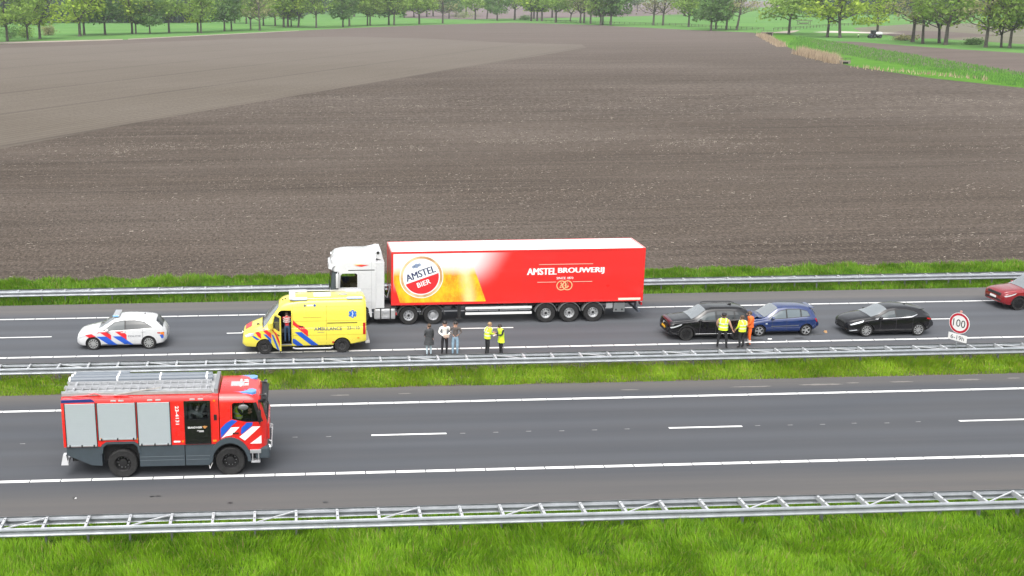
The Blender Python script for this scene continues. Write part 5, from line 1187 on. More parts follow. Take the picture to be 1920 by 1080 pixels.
    b = MB(); c = sh.upper(.8, .45); b.box(c.x-.09, c.x+.09, c.y-.1, c.y+.1, c.z, c.z+.014); b.obj('bonnet_vent', plastic, t)
    seat(t, X(2.1), .35, .95, seat_m)
    b = MB(); b.box(X(1.62), X(1.45), -.5, .85, 1.0, 1.32, 0, .04); b.obj('dashboard', inner, t)
    b = MB(); b.lathe([(.17, -.012), (.195, 0), (.17, .012)], (X(1.72), .42, 1.32), (-.6, 0, .8), 18); b.obj('steering_wheel', plastic, t)
    b = MB(); b.box(X(2.40), X(1.55), .6, .97, .44, .50); b.obj('door_sill', mat('step_grey', (.3, .3, .3)), t)
    # the open door, hinged at its front edge
    d = bpy.data.objects.new('front_door', None); COL.objects.link(d); d.parent = t; d.location = (X(1.40), .99, 0); d.rotation_euler = (0, 0, math.radians(-62)); d.empty_display_size = .2
    fr = [(0, .56), (0, 1.34), (-.36, 2.08), (-.50, 2.14), (-.98, 2.14), (-.98, .42), (-.24, .42)]; wn = [(-.10, 1.38), (-.40, 2.02), (-.50, 2.06), (-.92, 2.06), (-.92, 1.36)]
    b = MB(); b.prism(fr, 'y', -.05, 0); pn = b.obj('door_panel', [ayel, inner], d)
    boolean_cut(pn, [poly_cutter(wn, 'y', -.3, .3, ayel)])
    b = MB(); b.prism(wn, 'y', -.03, -.024); b.obj('door_window', mat('door_glass', (.03, .036, .04), .03), d)
    for nm, poly, m in [('red_stripe', [(-.06, 1.28), (-.24, 1.30), (-.92, .62), (-.92, .90), (-.60, 1.22)], vred), ('blue_stripe', [(-.04, 1.02), (-.28, 1.04), (-.92, .42), (-.60, .44)], vblue)]:
        b = MB(); b.flat([(x, .004, z) for x, z in poly]); b.obj(nm, m, d)
    b = MB(); b.box(-.90, -.70, .0, .03, 1.16, 1.20); b.obj('door_handle', plastic, d)
    b = MB(); b.box(-.30, -.12, .02, .24, 1.36, 1.66, 0, .04); b.obj('mirror', [ayel], d)
    return t
ambulance()

# ------------------------------------------------------------------ tractor unit, facing left
tank_m = mat('tank_aluminium', (.52, .53, .54), .35, .5, var=.1, vscale=4)
def tractor_unit():
    t = thing('truck_tractor', 'white lorry tractor unit with high roof coupled to the red trailer', 'lorry', (6.02, 58.28, 0), math.pi)
    cab = Cab([(.92, 1.75, 4.10, 1.20, .28), (1.3, 1.75, 4.16, 1.24, .28), (2.0, 1.75, 4.16, 1.245, .32), (2.9, 1.75, 4.06, 1.24, .36), (3.05, 1.75, 4.06, 1.23, .40), (3.25, 1.75, 4.08, 1.22, .46), (3.48, 1.75, 4.07, 1.20, .48), (3.64, 1.75, 4.00, 1.17, .5), (3.76, 1.75, 3.87, 1.10, .5), (3.83, 1.75, 3.66, 1.0, .5), (3.86, 1.75, 3.40, .86, .5)])
    co = cab.mesh().obj('cab', [white_p, inner], t)
    SW = [(2.72, 2.12), (2.72, 2.80), (2.80, 2.87), (3.50, 2.87), (3.60, 2.78), (3.64, 2.12)]
    arch = [(2.62+.62*math.cos(a), .52+.66*math.sin(a)) for a in [math.pi*i/16 for i in range(17)]]
    boolean_cut(co, [box_cutter(2.0, 3.78, -1.12, 1.12, 1.7, 2.95), poly_cutter(SW, 'y', -1.5, 1.5), box_cutter(3.7, 4.5, -1.02, 1.02, 2.0, 2.95), poly_cutter(arch, 'y', .7, 1.5, arch_m), poly_cutter(arch, 'y', -1.5, -.7, arch_m)])
    b = MB(); cab.fpatch(b, -1.10, 1.10, 2.0, 2.95, 0, -.012); b.obj('windscreen', cglass, co)
    b = MB(); cab.fpatch(b, -1.12, 1.12, 1.90, 2.01, 0, .006); b.obj('windscreen_surround', plastic, co)
    b = MB(); cab.fpatch(b, -1.0, 1.0, 1.05, 1.75, 0, .01); b.obj('grille', plastic, co)
    b = MB(); rows = [[cab.front(y, z, e) for y in np.linspace(-1.16, 1.16, 12)] for z, e in ((3.30, .005), (3.26, .12), (3.08, .17), (3.05, .14), (3.04, .01))]; b.grid(rows, 0, True); b.obj('sun_visor', white_p, co)
    b = MB(); b.box(3.4, 4.24, -1.22, 1.22, .35, .92, 0, .08); b.obj('bumper', white_p, co)
    flame_r = mat('flame_red', (.55, .02, .02), .4); flame_o = mat('flame_orange', (.75, .42, .16), .4)
    for sg in (-1, 1):
        b = MB(); cab.spatch(b, SW, sg, 0, -.012); b.obj('side_window', cglass, co)
        b = MB(); cab.spatch(b, [(3.72, 1.96), (3.70, 2.98), (4.045, 2.98), (4.15, 1.92)], sg, 0, .008, 14, 8); b.obj('pillar_trim', plastic, co)
        b = MB(); cab.spatch(b, [(3.84, 2.04), (3.82, 2.92), (4.05, 2.92), (4.12, 2.0)], sg, 0, .014, 14, 8); b.obj('corner_glass', glass_mid, co)
        b = MB(); cab.spatch(b, [(1.82, 3.02), (3.20, 3.02), (3.20, 3.06), (1.82, 3.06)], sg, 0, .01); b.obj('drip_rail', plastic, co)
        for x, z0, z1 in ((2.64, 1.0, 2.98), (1.98, .95, 3.5)): b = MB(); cab.spatch(b, [(x-.008, z0), (x+.008, z0), (x+.008, z1), (x-.008, z1)], sg, 0, .004, 2, 8); b.obj('door_gap', mat('white_gap', (.32, .33, .35), .6), co)
        for z in (1.30, 2.02): b = MB(); cab.spatch(b, [(1.98, z), (2.62, z), (2.62, z+.012), (1.98, z+.012)], sg, 0, .004, 4, 1); b.obj('panel_line', mat('white_gap', (.32, .33, .35)), co)
        b = MB(); cab.spatch(b, [(2.16, 3.30), (2.60, 3.24), (2.95, 3.34), (3.30, 3.32), (2.6, 3.36)], sg, 0, .008, 10, 1); b.obj('flame_decal', flame_o, co)
        b = MB(); cab.spatch(b, [(2.10, 3.31), (2.5, 3.22), (2.85, 3.28), (2.5, 3.33)], sg, 0, .012, 8, 1); b.obj('flame_decal', flame_r, co)
        b = MB(); b.box(1.30, 1.76, sg*1.16, sg*1.22, .95, 3.46, 0, .02); b.obj('side_fairing', white_p, co)
        b = MB(); b.prism([(1.95, .48), (2.05, .48), (2.14, .95), (1.98, .95)], 'y', sg*.9, sg*1.2); b.obj('mudflap', white_p, co)
        p = cab.side(3.72, 2.5, sg); b = MB(); b.box(p.x, p.x+.14, p.y+sg*.08, p.y+sg*.30, 2.15, 2.9, 0, .04); b.tube([cab.side(3.7, 3.0, sg), p+Vector((.07, sg*.18, .4))], .02, 6); b.obj('mirror', white_p, co)
        # tank, deck, wheels, mudguards
        b = MB(); b.box(.70, 1.84, sg*.72, sg*1.20, .32, .92, 0, .10); tk = b.obj('fuel_tank', tank_m, t)
        for x in (.95, 1.46): b = MB(); b.box(x, x+.06, sg*.70, sg*1.212, .30, .94, 0, .01); b.obj('tank_strap', plastic, tk)
        b = MB(); b.box(1.08, 1.40, sg*1.19, sg*1.225, .38, .48); b.box(1.08, 1.40, sg*1.19, sg*1.225, .66, .76); b.box(1.06, 1.08, sg*1.19, sg*1.225, .36, .80); b.box(1.40, 1.42, sg*1.19, sg*1.225, .36, .80); b.obj('step_ladder', alu_w, tk)
        b = MB(); b.box(.66, 1.88, sg*.6, sg*1.18, .94, 1.0); b.obj('deck_plate', mat('deck_dark', (.07, .07, .072), .6, .3), t)
        wheel(t, 2.62, sg*1.04, sg, .51, .32, .29, 'truck', alu_w); wheel(t, 0, sg*1.04, sg, .50, .30, .285, 'truck', alu_w); wheel(t, -1.30, sg*1.04, sg, .51, .34, .29, 'dish', alu_w)
        for xc in (0, -1.30):
            og = [(xc+.62*math.cos(a), .50+.60*math.sin(a)) for a in [math.pi*(.02+.96*i/14) for i in range(15)]]; ig = [(xc+.58*math.cos(a), .50+.56*math.sin(a)) for a in [math.pi*(.02+.96*i/14) for i in range(15)]][::-1]
            b = MB(); b.prism(og+ig, 'y', sg*.85, sg*1.22); b.obj('mudguard', mat('mudguard_grey', (.055, .056, .058), .6), t)
        b = MB(); b.box(.64, .70, sg*1.05, sg*1.2, .55, .68); b.obj('marker_lamp', lamp_r, t)
    b = MB(); b.box(1.32, 2.2, -1.05, 1.05, 3.42, 3.50); b.prism([(1.34, 3.5), (2.5, 3.80), (2.0, 3.87), (1.62, 3.95), (1.44, 3.95)], 'y', -.98, .98); b.obj('roof_deflector', white_p, co)
    b = MB(); b.cyl((1.62, .985, 3.9), (1.62, 1.0, 3.9), .08, n=12); b.obj('deflector_eye', plastic, co)
    b = MB(); b.box(2.5, 3.0, -.2, .45, 3.865, 3.90, 0, .02); b.obj('roof_hatch', mat('hatch_pale', (.55, .56, .57), .5), co)
    b = MB(); b.cyl((3.96, .7, 3.52), (4.06, .7, 3.52), .10, n=12); b.cyl((3.96, -.7, 3.52), (4.06, -.7, 3.52), .10, n=12); b.obj('roof_lamp', lamp_w, co)
    b = MB(); b.box(-2.0, 3.6, -.45, -.33, .70, .98); b.box(-2.0, 3.6, .33, .45, .70, .98); b.box(-1.0, .3, -.5, .5, .98, 1.10); b.obj('chassis', steel_d, t)
    b = MB(); b.box(1.34, 1.62, -.5, .5, 1.0, 1.75, 0, .03); b.tube([(1.4, .5, 1.7), (1.1, .6, 1.35), (.95, .4, 1.9), (.75, .2, 1.6)], .03, 6); b.obj('coupling_box', mat('grey_box', (.30, .31, .33), .5), t)
    b = MB(); b.tube([(1.3, -.3, 1.9), (1.05, -.35, 1.3), (.8, -.2, 1.95)], .03, 6); b.tube([(1.3, 0, 1.9), (1.1, .05, 1.2), (.8, .0, 1.9)], .03, 6); b.obj('air_hose', plastic, t)
    seat(co, 2.75, .60, 1.72, seat_m); seat(co, 2.75, -.60, 1.72, mat('tan_seat', (.20, .17, .12), .9))
    b = MB(); b.lathe([(.20, -.012), (.225, 0), (.20, .012)], (3.35, .60, 2.16), (-.5, 0, .85), 18); b.obj('steering_wheel', plastic, co)
    b = MB(); b.box(3.4, 3.85, -1.1, 1.1, 1.75, 2.0, 0, .04); b.obj('dashboard', inner, co)
    return t
tractor_unit()

# ------------------------------------------------------------------ semi-trailer with brewery print
def beer_print():
    t = NT('trailer_print'); tc = t.t.nodes.new('ShaderNodeTexCoord'); x, y, z = t.xyz(tc.outputs['Object']); u = t.math('MULTIPLY', x, -1.)
    red = (.62, .018, .014)
    w = t.math('MULTIPLY', t.smooth(t.math('ADD', u, t.math('MULTIPLY', z, -.55)), 1.9, 4.4, 1., 0.), t.smooth(z, 1.7, 3.3, 0., 1.))
    c = t.mix(w, red, (.74, .77, .78)); t.b.inputs['Coat Weight'].default_value = .4
    return t.out(c, .35)
def beer_liquid():
    t = NT('beer_print'); tc = t.t.nodes.new('ShaderNodeTexCoord'); x, y, z = t.xyz(tc.outputs['Object']); u = t.math('MULTIPLY', x, -1.)
    n = t.noise(t.scale(tc.outputs['Object'], (1., 1., .55)), 1.6, 6, .65); f = t.noise(tc.outputs['Object'], 16., 3, .6)
    c = t.mix(t.ramp(n, .40, .60), (.78, .47, .015), (.66, .22, .012)); c = t.mix(t.ramp(f, .58, .72, 0, .5), c, (.85, .62, .12))
    hl = t.math('MULTIPLY', t.smooth(t.math('ABSOLUTE', t.math('SUBTRACT', t.math('ADD', u, t.math('MULTIPLY', z, .16)), 4.35)), .0, .55, .8, 0.), t.ramp(n, .3, .55, .3, 1.)); c = t.mix(hl, c, (.82, .66, .30))
    c = t.mix(t.ramp(t.math('ADD', z, t.math('MULTIPLY', n, .5)), 2.95, 3.5), c, (.76, .76, .72))
    return t.out(c, .35)
def semi_trailer():
    t = thing('semi_trailer', 'long red box trailer with beer advertisement print and white roof', 'trailer', (5.08, 58.24, 0), math.pi); L = 13.42; W = 1.275
    tred = mat('trailer_red', (.60, .017, .015), .32, coat=.5, var=.04, vscale=.8); wr_ = mat('roof_white', (.80, .80, .80), .5, var=.04, vscale=.7)
    b = MB(); b.box(-L, 0, -W, W, 1.16, 3.96); b.obj('box', tred, t)
    b = MB(); b.box(-L+.10, -.06, -W+.03, W-.03, 3.962, 3.985); b.obj('roof', wr_, t)
    for sg in (-1, 1):
        b = MB(); b.box(-L, 0, sg*(W-.03), sg*(W+.012), 3.90, 4.0); b.obj('top_rail', tred, t)
        b = MB(); b.box(-L, 0, sg*(W-.03), sg*(W+.012), 1.12, 1.22); b.obj('bottom_rail', tred, t)
        b = MB(); b.box(-.09, .012, sg*(W-.05), sg*(W+.014), 1.13, 3.99); b.obj('corner_post', tred, t)
        b = MB(); b.box(-L-.012, -L+.12, sg*(W-.05), sg*(W+.014), 1.13, 3.99); b.obj('corner_post', tred, t)
    b = MB(); b.box(-.05, .015, -W, W, 3.93, 4.0); b.obj('roof_edge', mat('edge_pink', (.62, .25, .24), .4), t)
    b = MB(); b.box(-L-.015, -L+.10, -W, W, 3.93, 4.0); b.obj('roof_edge', mat('edge_pink', (.62, .25, .24)), t)
    s = W+.004
    b = MB(); b.flat([(-.10, s, 1.23), (-.10, s, 3.89), (-6.9, s, 3.89), (-6.9, s, 1.23)]); pr = b.obj('advert_panel', beer_print(), t)
    b = MB(); b.flat([(-.46, s+.003, 1.25), (-.12, s+.003, 2.35), (-.12, s+.003, 3.16), (-4.32, s+.003, 3.16), (-5.02, s+.003, 1.25)]); b.obj('beer_glass_print', beer_liquid(), t)
    b = MB(); b.flat([(-.12, s+.002, 3.14), (-.12, s+.002, 3.87), (-1.3, s+.002, 3.87), (-1.3, s+.002, 3.3), (-.9, s+.002, 3.14)]); b.obj('foam_print', mat('foam_white', (.68, .71, .73), .4), t)
    # roundel
    cu, cz, R = 1.58, 2.64, 1.15; al = math.radians(19)
    def disc(r0, r1, a0, a1, e, n=60): # ring sector
        bb = MB(); rows = []
        for i in range(n+1):
            a = a0+(a1-a0)*i/n; rows.append([(-(cu+math.cos(a)*r0), s+e, cz+math.sin(a)*r0), (-(cu+math.cos(a)*r1), s+e, cz+math.sin(a)*r1)])
        bb.grid(rows, 0, False); return bb
    disc(0.0, R, 0, 2*math.pi, .006).obj('logo_rim', mat('logo_white', (.78, .78, .77), .4), t)
    gm = NT('logo_gold'); tc = gm.t.nodes.new('ShaderNodeTexCoord'); n_ = gm.noise(tc.outputs['Object'], 1.4, 3); gold = gm.out(gm.mix(gm.ramp(n_, .35, .62), (.42, .22, .09), (.66, .52, .30)), .35)
    disc(R*.85, R*.965, 0, 2*math.pi, .009).obj('logo_ring', gold, t)
    disc(0, R*.83, 0, 2*math.pi, .0105).obj('logo_face', mat('logo_face_white', (.74, .77, .79), .4), t)
    # red lower segment under a rising chord
    r = R*.80; ch = -.10; a0 = math.asin(ch/r); pts = []
    for i in range(41):
        a = a0-(math.pi+2*a0)*i/40; px, pz = math.cos(a)*r, math.sin(a)*r; pts.append((px*math.cos(al)-pz*math.sin(al), px*math.sin(al)+pz*math.cos(al)))
    b = MB(); b.flat([(-(cu+p), s+.013, cz+q) for p, q in pts]); b.obj('logo_segment', mat('logo_red', (.58, .02, .025), .4), t)
    rt = Vector((-math.cos(al), 0, math.sin(al))); up = Vector((math.sin(al), 0, math.cos(al))); o = Vector((-cu, s+.016, cz))
    b = MB()
    for k in range(3): b.text('AMSTEL', o-rt*(.80-.014*k)+Vector((0, .0006*k, 0)), rt, up, 1.60, .38, 0, .0)
    b.obj('lettering', mat('navy_text', (.014, .022, .09), .5), t)
    b = MB(); b.text('BIER', o-rt*.36-up*.50, rt, up, .74, .27, 0, .012); b.obj('lettering', vwhite, t)
    b = MB(); c = o+up*.66-rt*.06
    for k in (-1, 0, 1): q = c+rt*(.16*k); b.cyl(q, q+Vector((0, .003, 0)), .13 if k == 0 else .09, n=10)
    b.obj('crest', mat('crest_grey_blue', (.25, .32, .45), .5), t)
    b = MB(); b.bar(c-up*.08, c+up*.12, .07, .004); b.obj('crest_bar', vblue, t)
    # brewery name
    e = s+.006; P = lambda u, z: Vector((-u, e, z)); rt = Vector((-1, 0, 0)); up = Vector((0, 0, 1)); sl = .0
    b = MB()
    for k in range(4): b.text('AMSTEL', P(7.16+.014*k, 2.64)+Vector((0, .0006*k, 0)), rt, up, 1.54, .36, 0, .0)
    b.obj('lettering', vwhite, t)
    b = MB()
    for k in range(4): b.text('BROUWERIJ', P(8.80+.014*k, 2.64)+Vector((0, .0006*k, 0)), rt, up, 2.44, .36, 0, .0)
    b.obj('lettering', vwhite, t)
    b = MB(); b.text('SINCE 1870', P(8.74, 2.38), rt, up, .90, .12, 0, .01); b.obj('lettering', vwhite, t)
    pale = mat('pale_print', (.66, .45, .36), .5)
    for u0, u1, z in ((7.78, 10.66, 3.18), (7.72, 8.72, 2.22), (9.62, 10.66, 2.22)): b = MB(); b.flat([P(u0, z), P(u1, z), P(u1, z+.028), P(u0, z+.028)]); b.obj('print_line', pale, t)
    for k, cu_ in enumerate((9.02, 9.34)):
        b = MB(); c = Vector((-cu_, e+.002*k, 2.04))
        rows = [[c+Vector((math.cos(a)*r_, 0, math.sin(a)*r_)) for r_ in (.22, .27)] for a in [2*math.pi*i/28 for i in range(29)]]; b.grid(rows, 0, False)
        for i in range(5): a = i*1.3+k; b.flat([c+Vector((math.cos(a)*.05*i*.5-.05, .001, math.sin(a)*.12-.03)), c+Vector((math.cos(a)*.05*i*.5+.06, .001, math.sin(a)*.12-.03)), c+Vector((math.cos(a)*.05*i*.5+.02, .001, math.sin(a)*.12+.08))])
        b.obj('coin_emblem', mat('coin_gold', (.62, .40, .20), .5), t)
    b = MB(); b.box(-13.3, -12.1, W+.012, W+.02, 1.18, 1.30); b.obj('reflector_strip', mat('pale_strip', (.60, .58, .50), .5), t)
    # underside
    b = MB(); b.box(-L+.2, -.4, -.75, -.62, .86, 1.12); b.box(-L+.2, -.4, .62, .75, .86, 1.12)
    x = -.6
    while x > -L+.3: b.box(x, x+.08, -1.2, 1.2, 1.0, 1.118); x -= 1.1
    b.obj('chassis', steel_d, t)
    gm_ = mat('guard_white', (.62, .63, .63), .5)
    for sg in (-1, 1):
        for z in (.50, .80): b = MB(); b.box(-7.5, -3.95, sg*1.19, sg*1.225, z, z+.13, 0, .01); b.obj('side_guard_rail', gm_, t)
        for x in (-7.5, -5.8, -3.98): b = MB(); b.box(x, x+.06, sg*1.12, sg*1.19, .5, 1.12); b.obj('guard_post', steel_d, t)
        b = MB(); b.box(-3.72, -3.56, sg*.95, sg*1.12, .30, 1.12); b.box(-3.80, -3.48, sg*.92, sg*1.16, .26, .32); b.obj('landing_leg', steel_d, t)
        for xc in (-8.26, -9.52, -10.80):
            wheel(t, xc, sg*1.06, sg, .515, .36, .28, 'truck', alu)
            og = [(xc+.60*math.cos(a), .515+.60*math.sin(a)) for a in [math.pi*(.05+.9*i/14) for i in range(15)]]; ig = [(xc+.575*math.cos(a), .515+.575*math.sin(a)) for a in [math.pi*(.05+.9*i/14) for i in range(15)]][::-1]
            b = MB(); b.prism(og+ig, 'y', sg*.88, sg*1.25); b.obj('mudguard', mat('mudguard_light', (.16, .165, .17), .5), t)
        b = MB(); b.box(-12.52, -11.90, sg*.7, sg*1.2, .50, 1.0, 0, .03); tb = b.obj('tool_box', mat('box_grey', (.13, .14, .145), .5), t)
        for x in (-12.36, -12.04): b = MB(); b.cyl((x, sg*1.2, .64), (x, sg*1.21, .64), .05, n=10); b.obj('box_lock', plastic, tb)
        b = MB(); b.box(-11.45, -11.40, sg*.9, sg*1.2, .35, .8); b.obj('mudflap', plastic, t)
        b = MB(); b.box(-L-.02, -L+.06, sg*.8, sg*1.2, .86, 1.02); b.obj('tail_light', lamp_r, t)
        b = MB(); b.box(-11.85, -11.5, sg*1.17, sg*1.2, .72, 1.0); b.obj('marker_board', mat('board_grey', (.25, .26, .27), .6), t)
    b = MB(); b.box(-L+.05, -L+.2, -1.2, 1.2, .46, .60, 0, .02); b.box(-L+.1, -L+.2, -.6, -.5, .5, 1.1); b.box(-L+.1, -L+.2, .5, .6, .5, 1.1); b.obj('rear_bumper', mat('bumper_blue_grey', (.06, .07, .09), .5), t)
    b = MB(); b.cyl((-8.26, -1, .515), (-8.26, 1, .515), .09, n=10); b.cyl((-9.52, -1, .515), (-9.52, 1, .515), .09, n=10); b.cyl((-10.8, -1, .515), (-10.8, 1, .515), .09, n=10); b.obj('axle', steel_d, t)
    return t
semi_trailer()
# ------------------------------------------------------------------ people
skin_m = mat('skin', (.42, .24, .17), .55); shoe_m = mat('dark_shoe', (.015, .014, .014), .6)
hiviz = mat('hi_vis_yellow', (.62, .82, .035), .65, var=.06, vscale=9); hiviz_y = hiviz
band_m = mat('reflective_tape', (.62, .66, .60), .35); navy = mat('navy_cloth', (.016, .018, .026), .85, var=.2, vscale=12)
def cloth(n, c): return mat(n, c, .85, var=.14, vscale=10)
_hand = {}
def hand_mesh(sg):
    if sg in _hand: return _hand[sg]
    b = MB(); b.box(-.014, .014, -.042, .042, -.095, 0, 0, .012)
    for i, (y, L) in enumerate(((-.033, .066), (-.011, .078), (.011, .074), (.033, .058))):
        b.tube([(0, y, -.088), (-.012, y, -.088-L*.5), (-.034, y, -.088-L*.92)], [.0095, .009, .0065], 6)
    b.tube([(0, -.04*sg, -.03), (-.014, -.066*sg, -.062), (-.022, -.062*sg, -.092)], [.012, .011, .008], 6)
    o = b.obj('hand', skin_m); _hand[sg] = o.data; bpy.data.objects.remove(o); return _hand[sg]
BASE = dict(pel=(0, 0, .96), sp=(0, 0, 1.12), ch=(0, .0, 1.34), nk=(0, 0, 1.49), hd=(0, -.015, 1.60), tp=(0, -.01, 1.70),
    shl=(.185, 0, 1.42), ell=(.235, .01, 1.15), wrl=(.235, -.06, .93), shr=(-.185, 0, 1.42), elr=(-.235, .01, 1.15), wrr=(-.235, -.06, .93),
    hpl=(.095, 0, .92), knl=(.105, -.02, .51), anl=(.11, .02, .10), tol=(.12, -.13, .045), hpr=(-.095, 0, .92), knr=(-.105, -.02, .51), anr=(-.11, .02, .10), tor=(-.12, -.13, .045))
RAD = dict(pel=.145, sp=.125, ch=.145, nk=.062, hd=.098, tp=.072, sh=.075, el=.050, wr=.034, hp=.095, kn=.064, an=.044, to=.036)
BONES = [('pel', 'sp'), ('sp', 'ch'), ('ch', 'nk'), ('nk', 'hd'), ('hd', 'tp')]+[x for s in 'lr' for x in (('ch', 'sh'+s), ('sh'+s, 'el'+s), ('el'+s, 'wr'+s), ('pel', 'hp'+s), ('hp'+s, 'kn'+s), ('kn'+s, 'an'+s), ('an'+s, 'to'+s))]
def person(label, loc, rz, top, legs, hair_m, h=1.75, pose=None, sleeves=None, vest=None, coat=None, long_hair=False, cap=None, z=0., held=None, shoes=None, leg_bands=None, group=None, girth=1.):
    J = dict(BASE); J.update(pose or {}); t = thing('person', label, 'person', (loc[0], loc[1], z), rz, group); s = h/1.775; t.scale = (s*girth**.5, s*girth**.5, s)
    names = list(J); idx = {n: i for i, n in enumerate(names)}
    me = bpy.data.meshes.new('body'); me.from_pydata([J[n] for n in names], [(idx[a], idx[b]) for a, b in BONES], []); o = link('body', me, t)
    md = o.modifiers.new('skin', 'SKIN'); md.use_smooth_shade = True; md.branch_smoothing = .6
    for n in names:
        k = n if n in RAD else n[:2]; r = RAD[k]; f = .72 if n in ('pel', 'sp', 'ch') else 1.
        sv = me.skin_vertices[0].data[idx[n]]; sv.radius = (r, r*f); sv.use_root = (n == 'pel')
    sb = o.modifiers.new('sub', 'SUBSURF'); sb.levels = 1; sb.render_levels = 1
    bpy.context.view_layer.update(); dg = bpy.context.evaluated_depsgraph_get(); nm = bpy.data.meshes.new_from_object(o.evaluated_get(dg), depsgraph=dg); o.modifiers.clear(); o.data = nm; bpy.data.meshes.remove(me); nm.name = 'body'
    nm.materials.clear()
    for m in (top, sleeves or top, legs, skin_m, shoes or shoe_m): nm.materials.append(m)
    seg = []
    for a, b in BONES:
        k = 0 if a in ('pel', 'sp') or b == 'nk' or b[:2] == 'sh' else 3 if a in ('nk', 'hd') else 1 if a[:2] in ('sh', 'el') else 2 if (b[:2] in ('hp', 'kn', 'an')) else 4
        if b[:2] == 'hp': k = 2
        seg.append((np.array(J[a]), np.array(J[b]), k))
    ids = []
    for p in nm.polygons:
        c = np.array(p.center); best = None
        for A, B, k in seg:
            d = B-A; u = min(1, max(0, (c-A) @ d/(d @ d))); dist = np.linalg.norm(c-A-d*u)
            if best is None or dist < best[0]: best = (dist, k)
        ids.append(best[1])
    nm.polygons.foreach_set('material_index', ids)
    for p in nm.polygons: p.use_smooth = True
    V = lambda n: Vector(J[n])
    def axis(zq):  # torso axis by parameter 0 (pelvis) .. 1 (neck)
        ks = ['pel', 'sp', 'ch', 'nk']; q = zq*3; i = min(2, int(q)); return V(ks[i]).lerp(V(ks[i+1]), q-i)
    def shell(nm_, rings, m, bottom=None):
        b = MB(); rows = []
        for c, rx, ry in rings: rows.append([c+Vector((math.cos(2*math.pi*i/20)*rx, math.sin(2*math.pi*i/20)*ry, 0)) for i in range(20)])
        b.grid(rows, 0, True, True); return b.obj(nm_, m, t)
    if vest:
        vm, lo = vest; c0 = axis(0)+Vector((0, 0, lo))
        shell('hi_vis_vest', [(c0, .20, .155), (axis(.15), .195, .15), (axis(.4), .19, .145), (axis(.65), .215, .155), (axis(.80), .225, .15), (axis(.90), .19, .125), (axis(.97), .11, .095)], vm)
        for q in (.22, .50): shell('reflective_band', [(axis(q)-Vector((0, 0, .028)), .206, .163), (axis(q)+Vector((0, 0, .028)), .206, .163)], band_m)
        for sx in (-.11, .11): b = MB(); b.tube([axis(.5)+Vector((sx, -.158, 0)), axis(.75)+Vector((sx, -.158, 0)), axis(.93)+Vector((sx, -.09, .0)), axis(.93)+Vector((sx, .09, 0)), axis(.75)+Vector((sx, .158, 0)), axis(.5)+Vector((sx, .158, 0))], .016, 5); b.obj('reflective_strap', band_m, t)
    if coat:
        cm, hem, flare = coat
        shell('coat', [(axis(0)+Vector((0, 0, hem)), .19+flare, .15+flare*.7), (axis(0)+Vector((0, 0, hem*.5)), .19+flare*.6, .15+flare*.4), (axis(0), .185, .145), (axis(.35), .18, .14), (axis(.65), .205, .148), (axis(.82), .215, .145), (axis(.92), .17, .12), (axis(.98), .09, .085)], cm)
    hd = V('hd'); rt = None
    b = MB(); b.ell(hd+Vector((0, .022, .035)), .104, .108, .105, 0, 14, 8)
    if long_hair: b.ell(hd+Vector((0, .06, -.10)), .10, .055, .19, 0, 12, 8)
    b.obj('hair', hair_m, t)
    b = MB(); f = hd+Vector((0, -.09, 0)); b.ell(f+Vector((0, -.012, -.022)), .014, .02, .024, 0, 8, 5)
    for sx in (-.035, .035): b.ell(f+Vector((sx, .0, .008)), .013, .008, .008, 1, 8, 5)
    b.box(f.x-.026, f.x+.026, f.y-.004, f.y+.01, f.z-.066, f.z-.056, 2); b.ell(hd+Vector((.1, .0, -.01)), .014, .024, .034, 0, 8, 5); b.ell(hd+Vector((-.1, .0, -.01)), .014, .024, .034, 0, 8, 5)
    b.obj('face', [skin_m, mat('eye_dark', (.02, .015, .012), .4), mat('lip', (.30, .10, .09), .5)], t)
    if cap: b = MB(); b.ell(hd+Vector((0, .005, .075)), .108, .118, .06, 0, 14, 6); b.box(hd.x-.07, hd.x+.07, hd.y-.19, hd.y-.06, hd.z+.055, hd.z+.07); b.obj('cap', cap, t)
    for sg, k in ((1, 'l'), (-1, 'r')):
        w, e = V('wr'+k), V('el'+k); d = (w-e).normalized(); ho = link('hand', hand_mesh(sg), t, w); ho.rotation_mode = 'QUATERNION'; ho.rotation_quaternion = Vector((0, 0, -1)).rotation_difference(d)
    if leg_bands:
        for k in 'lr':
            for q in (.55, .72):
                c = V('kn'+k).lerp(V('an'+k), q); shell('reflective_band', [(c-Vector((0, 0, .03)), .068, .068), (c+Vector((0, 0, .03)), .066, .066)], leg_bands)
    if held: held(t, V)
    return t
PI = math.pi
brown = mat('brown_hair', (.07, .042, .025), .6); blond = mat('fair_hair', (.28, .18, .09), .6); black_h = mat('dark_hair', (.016, .013, .012), .5)
jeans_lt = cloth('light_jeans', (.24, .36, .47)); jeans = cloth('blue_jeans', (.035, .075, .15)); blackcl = cloth('black_cloth', (.012, .012, .015)); trous = cloth('black_trousers', (.014, .015, .018))
fold = dict(ell=(.225, -.02, 1.17), wrl=(.06, -.22, 1.12), elr=(-.225, -.02, 1.17), wrr=(-.05, -.24, 1.10))
gx, gy = G(804, 667); person('person in a long dark coat with a pocketed arm, back to the crash barrier', (gx, gy), PI+.25, cloth('charcoal_coat', (.040, .043, .047)), cloth('pale_jeans', (.42, .52, .58)), brown, 1.66, dict(ell=(.25, .03, 1.2), wrl=(.20, -.10, 1.08)), coat=(cloth('charcoal_coat', (.04, .043, .047)), -.34, .09), long_hair=False)
def bag(t, V): b = MB(); b.box(-.12, .14, -.30, -.16, .98, 1.14, 0, .03); b.obj('bag', cloth('beige_bag', (.46, .36, .30)), t)
